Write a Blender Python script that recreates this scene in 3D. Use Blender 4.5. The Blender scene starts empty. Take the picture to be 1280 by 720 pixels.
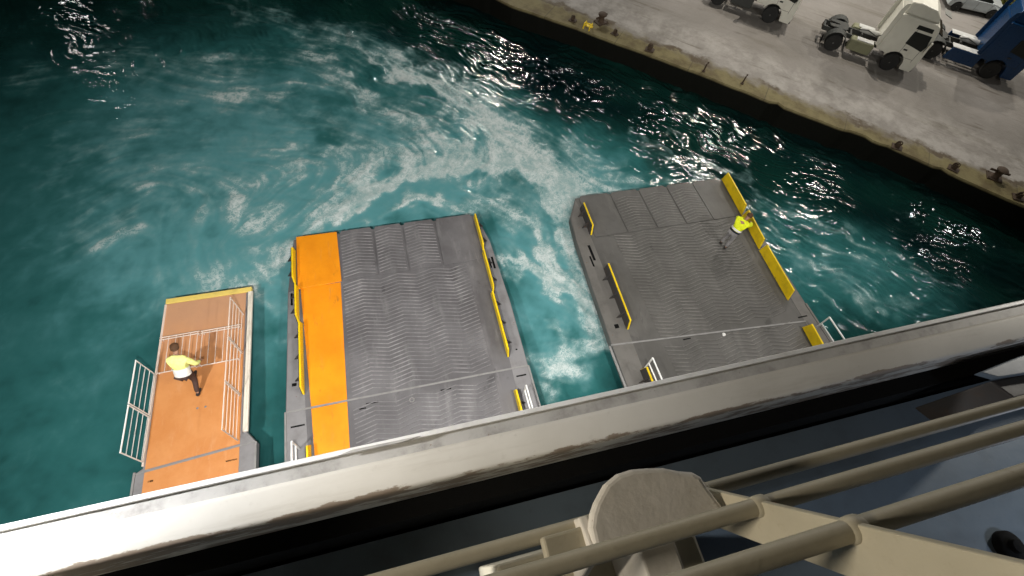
import bpy, math, random
import numpy as np
from mathutils import Matrix, Vector
random.seed(7)
R = math.radians
SC = bpy.context.scene
COL = SC.collection
H = 15.7                                   # camera height above the water

# ------------------------------------------------------------------ helpers
class MB:
    """collects shapes and links them as ONE mesh object"""
    def __init__(s): s.v = []; s.f = []
    def add(s, vs, fs):
        o = len(s.v); s.v += [tuple(p) for p in vs]; s.f += [tuple(i + o for i in f) for f in fs]; return s
    def box(s, x0, x1, y0, y1, z0, z1):
        return s.add([(x0,y0,z0),(x1,y0,z0),(x1,y1,z0),(x0,y1,z0),(x0,y0,z1),(x1,y0,z1),(x1,y1,z1),(x0,y1,z1)],
                     [(3,2,1,0),(4,5,6,7),(0,1,5,4),(1,2,6,5),(2,3,7,6),(3,0,4,7)])
    def prism(s, poly, a, b, axis='z'):
        """poly extruded along an axis from a to b; poly is (x,y) for z, (y,z) for x, (x,z) for y"""
        n = len(poly)
        def P(p, t): return {'z':(p[0],p[1],t),'x':(t,p[0],p[1]),'y':(p[0],t,p[1])}[axis]
        area = sum(poly[i][0]*poly[(i+1)%n][1]-poly[(i+1)%n][0]*poly[i][1] for i in range(n))
        if (area < 0) != (axis == 'y'): poly = poly[::-1]
        vs = [P(p,a) for p in poly]+[P(p,b) for p in poly]
        if a > b: vs = vs[n:]+vs[:n]
        fs = [tuple(range(n))[::-1], tuple(range(n,2*n))]+[(i,(i+1)%n,(i+1)%n+n,i+n) for i in range(n)]
        return s.add(vs, fs)
    def tube(s, p0, p1, r, n=10, r1=None):
        p0 = Vector(p0); p1 = Vector(p1); d = (p1-p0).normalized(); r1 = r if r1 is None else r1
        a = d.orthogonal().normalized(); b = d.cross(a)
        vs = []
        for p, q in ((p0,r),(p1,r1)):
            for i in range(n):
                t = 2*math.pi*i/n; vs.append(p+a*math.cos(t)*q+b*math.sin(t)*q)
        fs = [(i,(i+1)%n,(i+1)%n+n,i+n) for i in range(n)]+[tuple(range(n))[::-1], tuple(range(n,2*n))]
        return s.add(vs, fs)
    def lathe(s, prof, c, axis='x', n=24):
        """prof: (radius, offset along axis)"""
        vs = []; m = len(prof)
        for i in range(n):
            t = 2*math.pi*i/n; cs, sn = math.cos(t), math.sin(t)
            for r, o in prof:
                p = {'x':(o,r*cs,r*sn),'y':(r*sn,o,r*cs),'z':(r*cs,r*sn,o)}[axis]
                vs.append((p[0]+c[0],p[1]+c[1],p[2]+c[2]))
        fs = [(i*m+j, ((i+1)%n)*m+j, ((i+1)%n)*m+j+1, i*m+j+1) for i in range(n) for j in range(m-1)]
        if prof[0][0] > 1e-6: fs.append(tuple(i*m for i in range(n))[::-1])
        if prof[-1][0] > 1e-6: fs.append(tuple(i*m+m-1 for i in range(n)))
        return s.add(vs, fs)
    def path(s, pts, r, n=8):
        for a, b in zip(pts, pts[1:]): s.tube(a, b, r, n)
        return s
    def build(s, name, mat, parent=None, bevel=0, smooth=False, seg=2):
        me = bpy.data.meshes.new(name); me.from_pydata(s.v, [], s.f); me.update()
        import bmesh
        bm = bmesh.new(); bm.from_mesh(me); bmesh.ops.recalc_face_normals(bm, faces=bm.faces); bm.to_mesh(me); bm.free()
        me.materials.append(mat)
        o = bpy.data.objects.new(name, me); COL.objects.link(o)
        if parent: o.parent = parent
        if bevel:
            m = o.modifiers.new('bevel','BEVEL'); m.width = bevel; m.segments = seg; m.limit_method = 'ANGLE'; m.angle_limit = R(40)
        if smooth:
            for p in me.polygons: p.use_smooth = True
            if not bevel:
                m = o.modifiers.new('split','EDGE_SPLIT'); m.split_angle = R(45)
        return o

def tag(o, label=None, cat=None, group=None, kind=None):
    for k, v in (('label',label),('category',cat),('group',group),('kind',kind)):
        if v: o[k] = v
    return o
def empty(name, loc=(0,0,0), rot=(0,0,0), scale=(1,1,1)):
    o = bpy.data.objects.new(name, None); COL.objects.link(o)
    o.location = loc; o.rotation_euler = rot; o.scale = scale; o.empty_display_size = .2
    return o
def copy_tree(o, parent=None):
    c = o.copy(); COL.objects.link(c); c.parent = parent
    for ch in o.children: copy_tree(ch, c)
    return c

# ------------------------------------------------------------------ materials
class NT:
    def __init__(s, name):
        s.m = bpy.data.materials.new(name); s.m.use_nodes = True
        s.n = s.m.node_tree.nodes; s.l = s.m.node_tree.links; s.b = s.n['Principled BSDF']
        s.tc = s.n.new('ShaderNodeTexCoord')
    def new(s, t, **k):
        n = s.n.new(t)
        for a, v in k.items(): setattr(n, a, v)
        return n
    def set(s, sock, v):
        if isinstance(v, bpy.types.NodeSocket): s.l.new(v, sock)
        elif isinstance(v, (tuple, list)) and len(v) == 3 and sock.type == 'RGBA': sock.default_value = (*v, 1)
        else: sock.default_value = v
    def noise(s, scale, detail=4, rough=.55, vec=None, stretch=None, dist=0):
        v = vec or s.tc.outputs['Object']
        if stretch:
            mp = s.new('ShaderNodeMapping'); mp.inputs['Scale'].default_value = stretch; s.l.new(v, mp.inputs['Vector']); v = mp.outputs[0]
        n = s.new('ShaderNodeTexNoise'); n.inputs['Scale'].default_value = scale; n.inputs['Detail'].default_value = detail
        n.inputs['Roughness'].default_value = rough; n.inputs['Distortion'].default_value = dist
        s.l.new(v, n.inputs['Vector']); return n.outputs['Fac']
    def ramp(s, f, a, b):
        n = s.new('ShaderNodeMapRange', interpolation_type='SMOOTHSTEP')
        s.set(n.inputs[0], f); n.inputs[1].default_value = a; n.inputs[2].default_value = b; return n.outputs[0]
    def math(s, op, a, b=0.0, c=0.0):
        n = s.new('ShaderNodeMath', operation=op); s.set(n.inputs[0], a); s.set(n.inputs[1], b); s.set(n.inputs[2], c); return n.outputs[0]
    def mix(s, f, a, b, blend='MIX'):
        n = s.new('ShaderNodeMix', data_type='RGBA', blend_type=blend); s.set(n.inputs[0], f); s.set(n.inputs[6], a); s.set(n.inputs[7], b); return n.outputs[2]
    def bump(s, h, strength=.3, dist=.02, normal=None):
        n = s.new('ShaderNodeBump'); n.inputs['Strength'].default_value = strength; n.inputs['Distance'].default_value = dist
        s.l.new(h, n.inputs['Height'])
        if normal: s.l.new(normal, n.inputs['Normal'])
        return n.outputs[0]
    def out(s, color, rough=.5, metal=0, normal=None, spec=.5):
        s.set(s.b.inputs['Base Color'], color); s.set(s.b.inputs['Roughness'], rough); s.b.inputs['Metallic'].default_value = metal
        s.b.inputs['Specular IOR Level'].default_value = spec
        if normal: s.l.new(normal, s.b.inputs['Normal'])
        return s.m

def paint(name, col, dirt=(.08,.06,.04), amount=.35, rough=.45, scale=2.5, rust=0.0, bump=.08, spec=.4):
    t = NT(name)
    n1 = t.noise(scale, 5, .65); n2 = t.noise(scale*7, 4, .6); n3 = t.noise(scale*.5, 3)
    c = t.mix(t.math('MULTIPLY', t.ramp(n1,.45,.8), amount), col, dirt)
    c = t.mix(t.math('MULTIPLY', t.ramp(n3,.35,.7), .25), c, tuple(x*.72 for x in col))
    c = t.mix(t.math('MULTIPLY', t.ramp(n2,.6,.75), amount*.5), c, dirt)
    if rust:
        r = t.noise(scale*1.6, 6, .7)
        c = t.mix(t.ramp(r, .68-rust*.25, .74-rust*.2), c, (.13,.045,.012))
    ro = t.math('ADD', t.math('MULTIPLY', n2, .25), rough-.12)
    return t.out(c, ro, 0, t.bump(n2, bump, .01), spec)

M = {}
def mats():
    # ramp decks: worn grey anti slip paint
    for nm, c0, c1, c2 in (('deck_grey',(.142,.137,.143),(.085,.081,.085),(.215,.208,.21)),
                           ('deck_brown',(.102,.098,.092),(.066,.063,.058),(.14,.134,.125))):
        t = NT(nm)
        a = t.noise(.55,5,.6); b = t.noise(1.1,6,.7,stretch=(2.2,.45,1)); g = t.noise(38,3,.6)
        c = t.mix(t.ramp(a,.3,.7), c1, c0)
        c = t.mix(t.math('MULTIPLY',t.ramp(b,.5,.78),.75), c, c2)
        c = t.mix(t.math('MULTIPLY',t.ramp(g,.5,.8),.3), c, c1)
        d = t.noise(2.7,5,.7); c = t.mix(t.math('MULTIPLY',t.ramp(d,.62,.74),.55), c, tuple(x*.6 for x in c1)); oi = t.noise(.75,6,.7,dist=.8); c = t.mix(t.math('MULTIPLY',t.ramp(oi,.60,.70),.6), c, tuple(x*.5 for x in c1)); ru = t.noise(1.9,7,.75); c = t.mix(t.math('MULTIPLY',t.ramp(ru,.66,.73),.6), c, (.12,.065,.03))
        M[nm] = t.out(c, t.math('ADD',t.math('MULTIPLY',b,.3),.42), 0, t.bump(g,.25,.008), .4)
    for nm, c0, c1 in (('tread_grey',(.15,.145,.15),(.265,.258,.262)),('tread_brown',(.108,.104,.097),(.19,.182,.17))):
        t = NT(nm)
        b = t.noise(.8,6,.7,stretch=(1.6,.5,1)); g = t.noise(25,3)
        c = t.mix(t.ramp(b,.42,.66), c0, c1); c = t.mix(t.math('MULTIPLY',t.ramp(g,.5,.75),.4), c, c0)
        M[nm] = t.out(c, .42, 0, None, .5)
    # orange walkway paints
    t = NT('orange_paint'); a = t.noise(.8,5,.6); b = t.noise(6,5,.65); sc = t.noise(1.5,6,.7,stretch=(4,.5,1))
    c = t.mix(t.ramp(a,.3,.75),(.80,.285,.008),(.68,.215,.006)); c = t.mix(t.math('MULTIPLY',t.ramp(b,.6,.8),.35),c,(.38,.13,.02))
    c = t.mix(t.math('MULTIPLY',t.ramp(sc,.56,.75),.4),c,(.45,.22,.08)); dk = t.noise(2.2,6,.72,stretch=(1.5,.5,1)); c = t.mix(t.math('MULTIPLY',t.ramp(dk,.60,.72),.45),c,(.22,.10,.03))
    M['orange'] = t.out(c,.45,0,t.bump(b,.1,.01),.4)
    t = NT('worn_orange'); a = t.noise(.9,6,.65); b = t.noise(9,5,.65); st = t.noise(1.6,6,.7,stretch=(2.2,.6,1))
    sx = t.new('ShaderNodeSeparateXYZ'); t.l.new(t.tc.outputs['Object'], sx.inputs[0])
    wear = t.ramp(t.math('ADD', sx.outputs[1], t.math('MULTIPLY', a, 2.6)), 2.6, 6.2)
    c = t.mix(t.ramp(a,.3,.72),(.56,.245,.085),(.49,.19,.055))
    c = t.mix(t.math('MULTIPLY',wear,.6), c, (.46,.30,.21))
    c = t.mix(t.math('MULTIPLY',t.ramp(st,.52,.78),.4),c,(.60,.34,.18)); c = t.mix(t.math('MULTIPLY',t.ramp(b,.6,.8),.35),c,(.24,.10,.04))
    M['worn_orange'] = t.out(c,.5,0,t.bump(b,.12,.01),.35)
    M['yellow'] = paint('yellow_paint',(.80,.56,.008),(.22,.14,.03),.35,.42,3,.12)
    M['pale_yellow'] = paint('pale_yellow_paint',(.72,.55,.14),(.3,.2,.08),.4,.5,3)
    M['white'] = paint('white_paint',(.78,.78,.76),(.35,.31,.26),.3,.4,3,.08)
    M['pink_white'] = paint('off_white_rail_paint',(.68,.56,.48),(.4,.3,.22),.3,.45,5)
    M['pale_cream'] = paint('pale_cream_paint',(.76,.70,.60),(.4,.3,.2),.4,.5,3)
    M['steel'] = paint('bare_steel',(.36,.36,.36),(.18,.16,.14),.5,.45,4)
    M['light_line'] = paint('worn_light_steel',(.23,.225,.22),(.13,.125,.12),.8,.5,3)
    M['margin'] = paint('grey_margin',(.21,.205,.21),(.10,.09,.085),.5,.5,2.2,.06)
    M['margin_brown'] = paint('dark_grey_margin',(.135,.128,.118),(.06,.055,.05),.5,.5,2.2,.08)
    M['dark'] = paint('dark_steel',(.045,.042,.04),(.09,.05,.025),.4,.6,4,.15)
    M['black'] = paint('rubber_and_gap_black',(.006,.006,.006),(.012,.011,.01),.3,.9,5,spec=.1)
    M['rust'] = paint('rusty_iron',(.052,.032,.018),(.025,.019,.013),.7,.8,8,.2,.3)
    M['hull'] = paint('hull_white',(.55,.55,.54),(.2,.16,.12),.5,.5,.8,.15)
    M['opening'] = paint('dark_opening',(.03,.03,.032),(.02,.02,.02),.3,.7,2)
    M['deck_blue'] = paint('blue_grey_deck_paint',(.10,.128,.155),(.05,.058,.06),.5,.42,3)
    # cream foreground paint with rust along it
    t = NT('cream_paint'); a = t.noise(5,5,.6); b = t.noise(60,4,.6); r = t.noise(9,8,.75)
    c = t.mix(t.ramp(a,.3,.7),(.50,.455,.345),(.44,.40,.30)); c = t.mix(t.math('MULTIPLY',t.ramp(b,.55,.8),.25),c,(.3,.24,.15))
    c = t.mix(t.math('MULTIPLY',t.ramp(r,.66,.74),.35),c,(.26,.18,.09))
    M['cream'] = t.out(c,.5,0,t.bump(t.math('ADD',b,t.math('MULTIPLY',t.noise(22,4),1.5)),.22,.003),.4)
    t = NT('cream_cover'); a = t.noise(9,5,.6); b = t.noise(30,5,.6); r = t.noise(14,7,.7)
    c = t.mix(t.ramp(a,.3,.7),(.78,.74,.68),(.69,.65,.58)); c = t.mix(t.math('MULTIPLY',t.ramp(r,.62,.7),.5),c,(.26,.17,.1))
    M['cover'] = t.out(c,.65,0,t.bump(b,.35,.004),.3)
    # deck edge beam: beige, rust at the lower inner edge
    t = NT('beam_beige'); a = t.noise(2.2,5,.6); b = t.noise(30,4,.6); st = t.noise(3,6,.7,stretch=(.35,3,3)); r = t.noise(4.5,7,.72,stretch=(.6,2,2))
    sx = t.new('ShaderNodeSeparateXYZ'); t.l.new(t.tc.outputs['Object'], sx.inputs[0])
    low = t.ramp(sx.outputs[1], .322, .290)
    c = t.mix(t.ramp(a,.3,.7),(.60,.57,.51),(.53,.50,.44)); c = t.mix(t.math('MULTIPLY',t.ramp(st,.5,.75),.35),c,(.30,.26,.2))
    c = t.mix(t.math('MULTIPLY',t.ramp(b,.6,.8),.2),c,(.2,.17,.12))
    c = t.mix(t.math('MULTIPLY',t.ramp(t.math('ADD',r,t.math('MULTIPLY',low,.24)),.70,.76),.75),c,(.12,.065,.022))
    M['beam'] = t.out(c,.62,0,t.bump(b,.1,.003),.45)
    M['beam_lip'] = paint('beam_white',(.80,.79,.77),(.4,.36,.3),.4,.4,6,.05)
    M['beam_cap'] = paint('beam_cap_grey',(.42,.405,.38),(.06,.05,.045),.6,.5,8,.1)
    # vehicles
    M['truck_white'] = paint('truck_white',(.67,.655,.57),(.35,.3,.22),.2,.35,1.5)
    M['truck_blue'] = paint('truck_blue',(.005,.034,.100),(.012,.018,.03),.2,.3,1.5)
    M['car_silver'] = paint('car_silver',(.42,.45,.45),(.2,.2,.2),.15,.3,2)
    M['tyre'] = paint('tyre_rubber',(.016,.016,.015),(.05,.045,.04),.4,.8,6)
    M['rim'] = paint('wheel_rim',(.22,.22,.2),(.05,.04,.035),.6,.5,8)
    M['chassis'] = paint('chassis_dark',(.04,.042,.038),(.09,.075,.055),.5,.65,4)
    M['alu'] = paint('tank_metal',(.55,.55,.53),(.2,.18,.15),.3,.35,3)
    M['cover_green'] = paint('olive_cover',(.20,.20,.12),(.08,.07,.05),.5,.6,4)
    t = NT('dark_glass'); M['glass'] = t.out(t.mix(t.noise(3),(.010,.012,.011),(.016,.018,.015)),.28,0,None,.3)
    t = NT('lamp_glass'); M['lampglass'] = t.out(t.mix(t.noise(20),(.6,.6,.6),(.75,.75,.72)),.15,0,None,.6)
    M['orange_plastic'] = paint('orange_plastic',(.75,.22,.04),(.3,.1,.04),.3,.45,3)
    # people
    for nm, c in (('skin',(.36,.20,.13)),('hair',(.085,.042,.020)),('hivis',(.78,.86,.02)),('hivis_pale',(.86,.88,.30)),('reflective',(.80,.80,.76)),('trouser_dark',(.075,.045,.038)),('trouser_grey',(.24,.23,.23)),('boot',(.03,.026,.024)),('belt',(.02,.02,.03))):
        t = NT(nm); n = t.noise(14,4); M[nm] = t.out(t.mix(t.ramp(n,.3,.7),tuple(x*.82 for x in c),c), .75, 0, t.bump(t.noise(9,4),.5,.03), .25)
    # quay concrete; object space: x along the edge, y inland
    t = NT('quay_concrete')
    sx = t.new('ShaderNodeSeparateXYZ'); t.l.new(t.tc.outputs['Object'], sx.inputs[0]); y = sx.outputs[1]; x = sx.outputs[0]
    a = t.noise(.22,5,.6); b = t.noise(.9,6,.68); g = t.noise(9,5,.65); s1 = t.noise(.55,6,.7,stretch=(.22,1.7,1),dist=.6); s2 = t.noise(1.3,5,.7,stretch=(.15,2.4,1),dist=.4)
    c = t.mix(t.ramp(a,.32,.68),(.235,.218,.20),(.175,.162,.145))
    c = t.mix(t.math('MULTIPLY',t.ramp(b,.48,.8),.28),c,(.34,.325,.30))
    c = t.mix(t.math('MULTIPLY',t.ramp(s1,.52,.68),.62),c,(.12,.108,.085))
    c = t.mix(t.math('MULTIPLY',t.ramp(g,.55,.8),.3),c,(.14,.13,.11))
    # worn, pale strip a few metres in from the edge
    pale = t.math('MULTIPLY', t.ramp(t.math('ADD',y,t.math('MULTIPLY',b,2.4)), 2.2, 3.0), t.ramp(t.math('ADD',y,t.math('MULTIPLY',a,3.0)), 6.4, 4.6))
    c = t.mix(t.math('MULTIPLY',pale,t.math('MULTIPLY',t.ramp(b,.36,.62),.38)),c,(.44,.42,.39))
    # dark tyre streaks following the edge
    c = t.mix(t.math('MULTIPLY',t.math('MULTIPLY',t.ramp(s2,.56,.64),t.ramp(t.noise(.35,3),.45,.6)),.65),c,(.10,.085,.065))
    # moss and rust stained coping
    yy = t.math('ADD', y, t.math('MULTIPLY', t.math('SUBTRACT', t.noise(.8,5,.65), .5), 2.2))
    edge = t.ramp(yy, 1.55, .75)
    c = t.mix(t.math('MULTIPLY',edge,.92),c,t.mix(t.ramp(b,.4,.65),(.165,.14,.062),(.095,.073,.03)))
    rim = t.math('MULTIPLY', t.ramp(yy,.95,1.15), t.ramp(yy,1.55,1.25))
    c = t.mix(t.math('MULTIPLY',rim,t.math('MULTIPLY',t.ramp(t.noise(.5,4),.42,.6),.75)),c,(.055,.035,.016))
    # slab joints of the coping
    jt = t.math('FRACT', t.math('MULTIPLY', x, .25)); jn = t.math('MULTIPLY', t.ramp(t.math('ABSOLUTE', t.math('SUBTRACT', jt, .5)), .008, .003), .55)
    c = t.mix(t.math('MULTIPLY',jn,edge), c, (.06,.05,.035))
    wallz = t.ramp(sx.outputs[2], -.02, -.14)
    c = t.mix(wallz,c,(.003,.0033,.002))  # wall face near black: dark algae with its shadow put into the colour
    M['quay'] = t.out(c, t.math('ADD',.55,t.math('MULTIPLY',g,.3)), 0, t.bump(t.math('ADD',g,t.math('MULTIPLY',b,2.0)),.5,.03), .12)
    t = NT('verge'); n = t.noise(3,6,.7); c = t.mix(t.ramp(n,.35,.65),(.03,.05,.008),(.16,.13,.02)); M['verge'] = t.out(c,.9,0,t.bump(t.noise(14,5),.8,.1),.1)
    t = NT('leaf'); n = t.noise(5,4); M['leaf'] = t.out(t.mix(t.ramp(n,.35,.65),(.04,.06,.01),(.13,.12,.02)),.7,0,None,.2)
mats()

# ------------------------------------------------------------------ WATER
FOAM = [
([(-11.31,13.42),(-9.94,14.91),(-7.46,15.55),(-4.76,14.92)],1.2,0.19),
([(-13.43,19.57),(-11.19,18.09),(-8.44,17.02),(-6.03,17.61),(-3.05,18.73)],1.4,0.15),
([(-4.76,14.71),(-5.92,12.87),(-7.23,11.63),(-8.75,11.22)],1.0,0.18),
([(-7.76,11.73),(-6.66,10.84),(-5.6,10.99)],0.6,0.3),
([(-0.87,15.93),(2.31,16.22),(5.42,15.27),(7.34,14.01)],1.0,0.36),
([(-1.52,20.76),(0.08,18.33),(1.22,16.12),(1.73,14.84)],0.7,0.28),
([(-7.77,20.91),(-5.08,20.32),(-2.6,20.88)],0.5,0.3),
([(-5.07,17.24),(-2.81,16.69),(-1.11,16.94)],0.45,0.3),
([(15.31,11.09),(17.16,8.51),(18.88,6.72)],0.25,0.36),
([(14.93,8.9),(17.05,6.45),(18.18,4.63)],0.25,0.36),
([(17.93,10.44),(19.94,7.59),(21.51,5.43)],0.22,0.34),
([(13.59,15.47),(15.64,12.52),(17.74,10.14)],0.3,0.3),
([(15.14,7.2),(16.13,5.66),(16.51,4.49)],0.22,0.34),
([(11.36,16.33),(13.21,13.65),(14.73,12.4)],0.25,0.28),
([(5.43,11.79),(5.8,10.07),(5.74,8.73)],0.4,0.4),
([(3.96,5.84),(4.5,5.12),(4.38,4.26)],0.4,0.45),
([(-6.25,26.97),(-3.58,24.37),(-1.27,24.16),(0.47,21.74)],1.2,.33,1),
([(0.47,21.74),(2.51,19.71),(3.99,17.29),(5.54,15.77),(6.98,14.06),(7.74,12.3)],.95,.64,1),
([(-2.5,22.98),(-1.86,21.09),(-.16,19.46),(2.2,17.79),(3.93,15.24),(5.19,14.33)],.7,.42),
([(8.75,11.46),(7.06,13.09),(5.22,14.47),(3.48,14.75),(1.91,14.8),(.31,14.3),(-1.2,13.95)],.6,1.0,-1),
([(7.7,12.6),(6.6,13.9),(5.0,15.2),(3.4,15.9)],1.3,.46),
([(5.3,14.4),(5.9,13.2),(6.4,12.0),(6.95,10.7)],.45,.62,1),
([(-1.2,14.0),(-2.18,13.7),(-3.12,13.3),(-4.05,12.5),(-5.06,11.24),(-5.73,10.67)],.6,.62,-1),
([(-1.93,15.07),(-1.94,14.05),(-2.52,13.3)],.28,.5),
([(-.73,12.51),(.44,12.95),(1.79,13.1)],.3,.8),
([(3.02,12.6),(4.28,12.06),(5.26,11.18),(5.3,10.0)],.6,.5),
([(6.71,13.15),(7.12,11.51),(6.75,9.87),(6.6,8.35),(6.5,6.95)],.5,.62),
([(3.88,9.07),(4.97,8.32),(6.09,7.75),(6.69,7.11)],.5,.75,1),
([(4.4,4.78),(5.19,5.43),(6.15,5.55)],.45,.66),
([(4.76,7.04),(5.23,6.55),(5.67,5.97)],.28,.55),
([(-11.13,13.11),(-10.57,13.66),(-9.84,14.11)],.6,.36),
([(-14.67,23.05),(-12.69,24.28),(-9.65,23.68),(-7.81,21.46),(-6.09,20.17)],1.1,.26),
([(-11.45,17.9),(-10.2,19.64),(-8.43,20.99)],.9,.2),
([(-4.51,10.37),(-4.66,9.14),(-4.5,8.14)],.4,.4),
([(14.85,10.24),(15.94,7.87),(17.77,6.32),(19.67,4.99)],.8,.22),
([(3.6,21.42),(6.0,17.58),(8.46,15.1),(10.61,12.31)],.8,.24),
([(-.09,16.8),(2.75,16.67),(5.42,15.27)],.7,.30),
([(-5.95,14.48),(-5.07,15.85),(-2.84,16.21),(-.48,16.36)],.8,.22),
([(2.78,9.83),(3.38,8.98),(3.88,9.07)],.3,.4),
([(6.54,5.31),(6.51,6.29),(6.28,6.85)],.3,.45),
([(-8.22,22.65),(-5.43,22.36),(-3.23,23.37)],.9,.26),
([(-7.5,11.2),(-6.4,12.6),(-6.2,14.4)],.7,.22),
]
AER = [(.83,13.4,3,1),(-4.76,15.58,4,.7),(-7.0,12.31,4,.5),(-1.8,18.6,4.2,.5),(5.27,9.38,3,.9),(4.9,5.96,2.5,.85),(9.81,14.39,2.6,.5),
(17.53,8.45,3.6,.42),(19.5,6.0,3,.3),(6.0,17.6,2.0,.2),(-10.32,7.15,4.5,.26),(-11.31,13.42,4,.42),(-2.12,17.18,1.3,-.5),(-5.07,14.97,1.6,-.2),(-3.09,11.25,3,.7),
(-7.5,21.5,4.5,.42),(7.86,15.71,1.2,.1),(-4.51,10.44,2.5,.6),(-4.7,7.39,1.6,.25),(14.58,6.91,2.5,.4),(4,16,3,.4),(-11.0,18.5,4,.34)]
QP = [(6.26,26.41),(7.67,24.81),(9.89,23.19),(16.14,18.12),(19.8,14.88),(23.39,11.91),(27.43,7.75)]   # quay edge, world

def vnoise(x, y, seed):
    """smooth lattice noise in 0..1"""
    rs = np.random.RandomState(seed); T = rs.rand(256,256)
    xi = np.floor(x).astype(int); yi = np.floor(y).astype(int); fx = x-xi; fy = y-yi
    fx = fx*fx*fx*(fx*(fx*6-15)+10); fy = fy*fy*fy*(fy*(fy*6-15)+10)
    a = T[xi%256,yi%256]; b = T[(xi+1)%256,yi%256]; c = T[xi%256,(yi+1)%256]; d = T[(xi+1)%256,(yi+1)%256]
    return (a*(1-fx)+b*fx)*(1-fy)+(c*(1-fx)+d*fx)*fy
def fbm(x, y, seed, oc=5, g=.55):
    s = 0; a = 1; t = 0
    for o in range(oc):
        s = s+a*vnoise(x*2**o+17.3*o, y*2**o-9.1*o, seed+o); t += a; a *= g
    return s/t

def water():
    dx = .06
    def axis(lo, hi, far):
        core = np.arange(lo, hi, dx); out = [.12]
        while sum(out) < far: out.append(out[-1]*1.22)
        o = np.cumsum(out)
        return np.concatenate([(lo-o)[::-1], core, hi+o])
    xs = axis(-18, 32.5, 220); ys = axis(.4, 30.5, 220)
    X, Y = np.meshgrid(xs, ys); nx, ny = len(xs), len(ys)
    # flow field from the foam strokes
    U = np.full(X.shape, .75)*.25; V = np.full(X.shape, -.66)*.25
    dens = np.zeros(X.shape); core_d = np.zeros(X.shape)
    wx = X+(fbm(X*.45,Y*.45,3,4)-.5)*2.4+(fbm(X*1.6,Y*1.6,23,4)-.5)*.75; wy = Y+(fbm(X*.45,Y*.45,11,4)-.5)*2.4+(fbm(X*1.6,Y*1.6,29,4)-.5)*.75
    for pts, wd, inten, *sd in FOAM:
        side = np.ones(X.shape); sd = sd[0] if sd else 0
        best = np.full(X.shape, 1e9); tx = np.zeros(X.shape); ty = np.zeros(X.shape)
        for (x0,y0),(x1,y1) in zip(pts, pts[1:]):
            ex, ey = x1-x0, y1-y0; L2 = ex*ex+ey*ey
            t = np.clip(((wx-x0)*ex+(wy-y0)*ey)/L2, 0, 1)
            d = (wx-x0-t*ex)**2+(wy-y0-t*ey)**2
            k = d < best; best[k] = d[k]; cr = (wx-x0)*ey-(wy-y0)*ex
            if sd: side[k] = np.where(cr*sd > 0, .38, 1.55)[k]
            L = math.sqrt(L2); tx[k] = ex/L; ty[k] = ey/L
        d = np.sqrt(best)/side; g = np.exp(-(d/wd)**2)*inten
        g2 = np.exp(-(d/(wd*2.6))**2)*inten
        dens = np.maximum(dens, g)+.25*np.minimum(dens, g); core_d += .35*g2
        U += tx*g2*1.5; V += ty*g2*1.5
    # eddies
    for cx, cy, r, sgn in ((-2.1,17.2,2.2,-1),(.8,13.4,1.4,-1),(5,9.9,1.2,1),(-8.5,17,6,-.5),(5.2,6.6,.9,-1),(-6.5,12.5,2.2,1),(9.5,15,2,1)):
        ex, ey = X-cx, Y-cy; q = np.exp(-(ex*ex+ey*ey)/(r*r))
        U += -ey/r*q*sgn*1.3; V += ex/r*q*sgn*1.3
    U += (fbm(X*.5,Y*.5,31,3)-.5)*1.3; V += (fbm(X*.5,Y*.5,37,3)-.5)*1.3
    n = np.sqrt(U*U+V*V)+1e-6; U /= n; V /= n
    # line integral of noise along the flow (streaks)
    def lic(scale, steps, h, seed):
        acc = np.zeros(X.shape)
        for sg in (1,-1):
            px, py = X.copy(), Y.copy()
            for k in range(steps):
                ix = np.clip(np.searchsorted(xs, px[0] if False else px.ravel()).reshape(px.shape), 0, nx-1)
                iy = np.clip(np.searchsorted(ys, py.ravel()).reshape(py.shape), 0, ny-1)
                px = px+U[iy,ix]*h*sg; py = py+V[iy,ix]*h*sg
                acc += vnoise(px*scale, py*scale, seed)+.5*vnoise(px*scale*2.1, py*scale*2.1, seed+5)
        acc -= acc.mean(); return acc/acc.std()
    L1 = lic(3.2, 9, .11, 51); L2 = lic(7.5, 6, .07, 77)
    F = fbm(X*1.3,Y*1.3,91,5,.6); F = (F-F.mean())/F.std()
    streak = .38*L1+.42*L2+.5*F
    foam = dens*.95+np.minimum(core_d,.6)*.55+streak*(.04+.14*np.clip(dens+core_d*.6,0,1))-.13
    aer0 = sum(s_*np.exp(-((wx-cx)**2+(wy-cy)**2)/(r*r*.9)) for cx,cy,r,s_ in AER)
    wisp = fbm(wx*.5,wy*.5,141,4)
    foam += np.clip(aer0,0,1)*np.clip((wisp-.42)*3,0,1)*(.16+.10*L1*.6+.05*F)
    foam = np.clip(foam, 0, 1)
    aer = np.zeros(X.shape)+.05
    for cx, cy, r, s in AER:
        aer += s*.8*np.exp(-((wx-cx)**2+(wy-cy)**2)/(r*r*.75))
    aer += core_d*.5*(1/(1+np.exp(-(core_d-.15)*8)))
    aer += .20/(1+np.exp((X+1.5)*.7))*(1/(1+np.exp((Y-24)*.5)))
    aer = np.clip(aer*(1+.05*L1+.08*F+.9*(fbm(wx*.33,wy*.33,171,4)-.5)), 0.01, 1.1)
    # distance from the quay edge (positive on the water side)
    nxq, nyq = -.661, -.750
    dq = (X-16.9)*nxq+(Y-17.35)*nyq
    aer *= 1/(1+np.exp(-(dq-4.6+1.6*(fbm(X*.4,Y*.4,5,3)-.5))*1.8))
    foam *= 1/(1+np.exp(-(dq-2.8)*1.8))
    # waves
    rs = np.random.RandomState(5); Z = np.zeros(X.shape)
    ddx = (fbm(X*.35,Y*.35,61,3)-.5)*2.4; ddy = (fbm(X*.35,Y*.35,67,3)-.5)*2.4
    chop = 1/(1+np.exp(-((Y-17.5)*.55+(X-6)*.22)))                  # choppier away from the ramps
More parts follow.
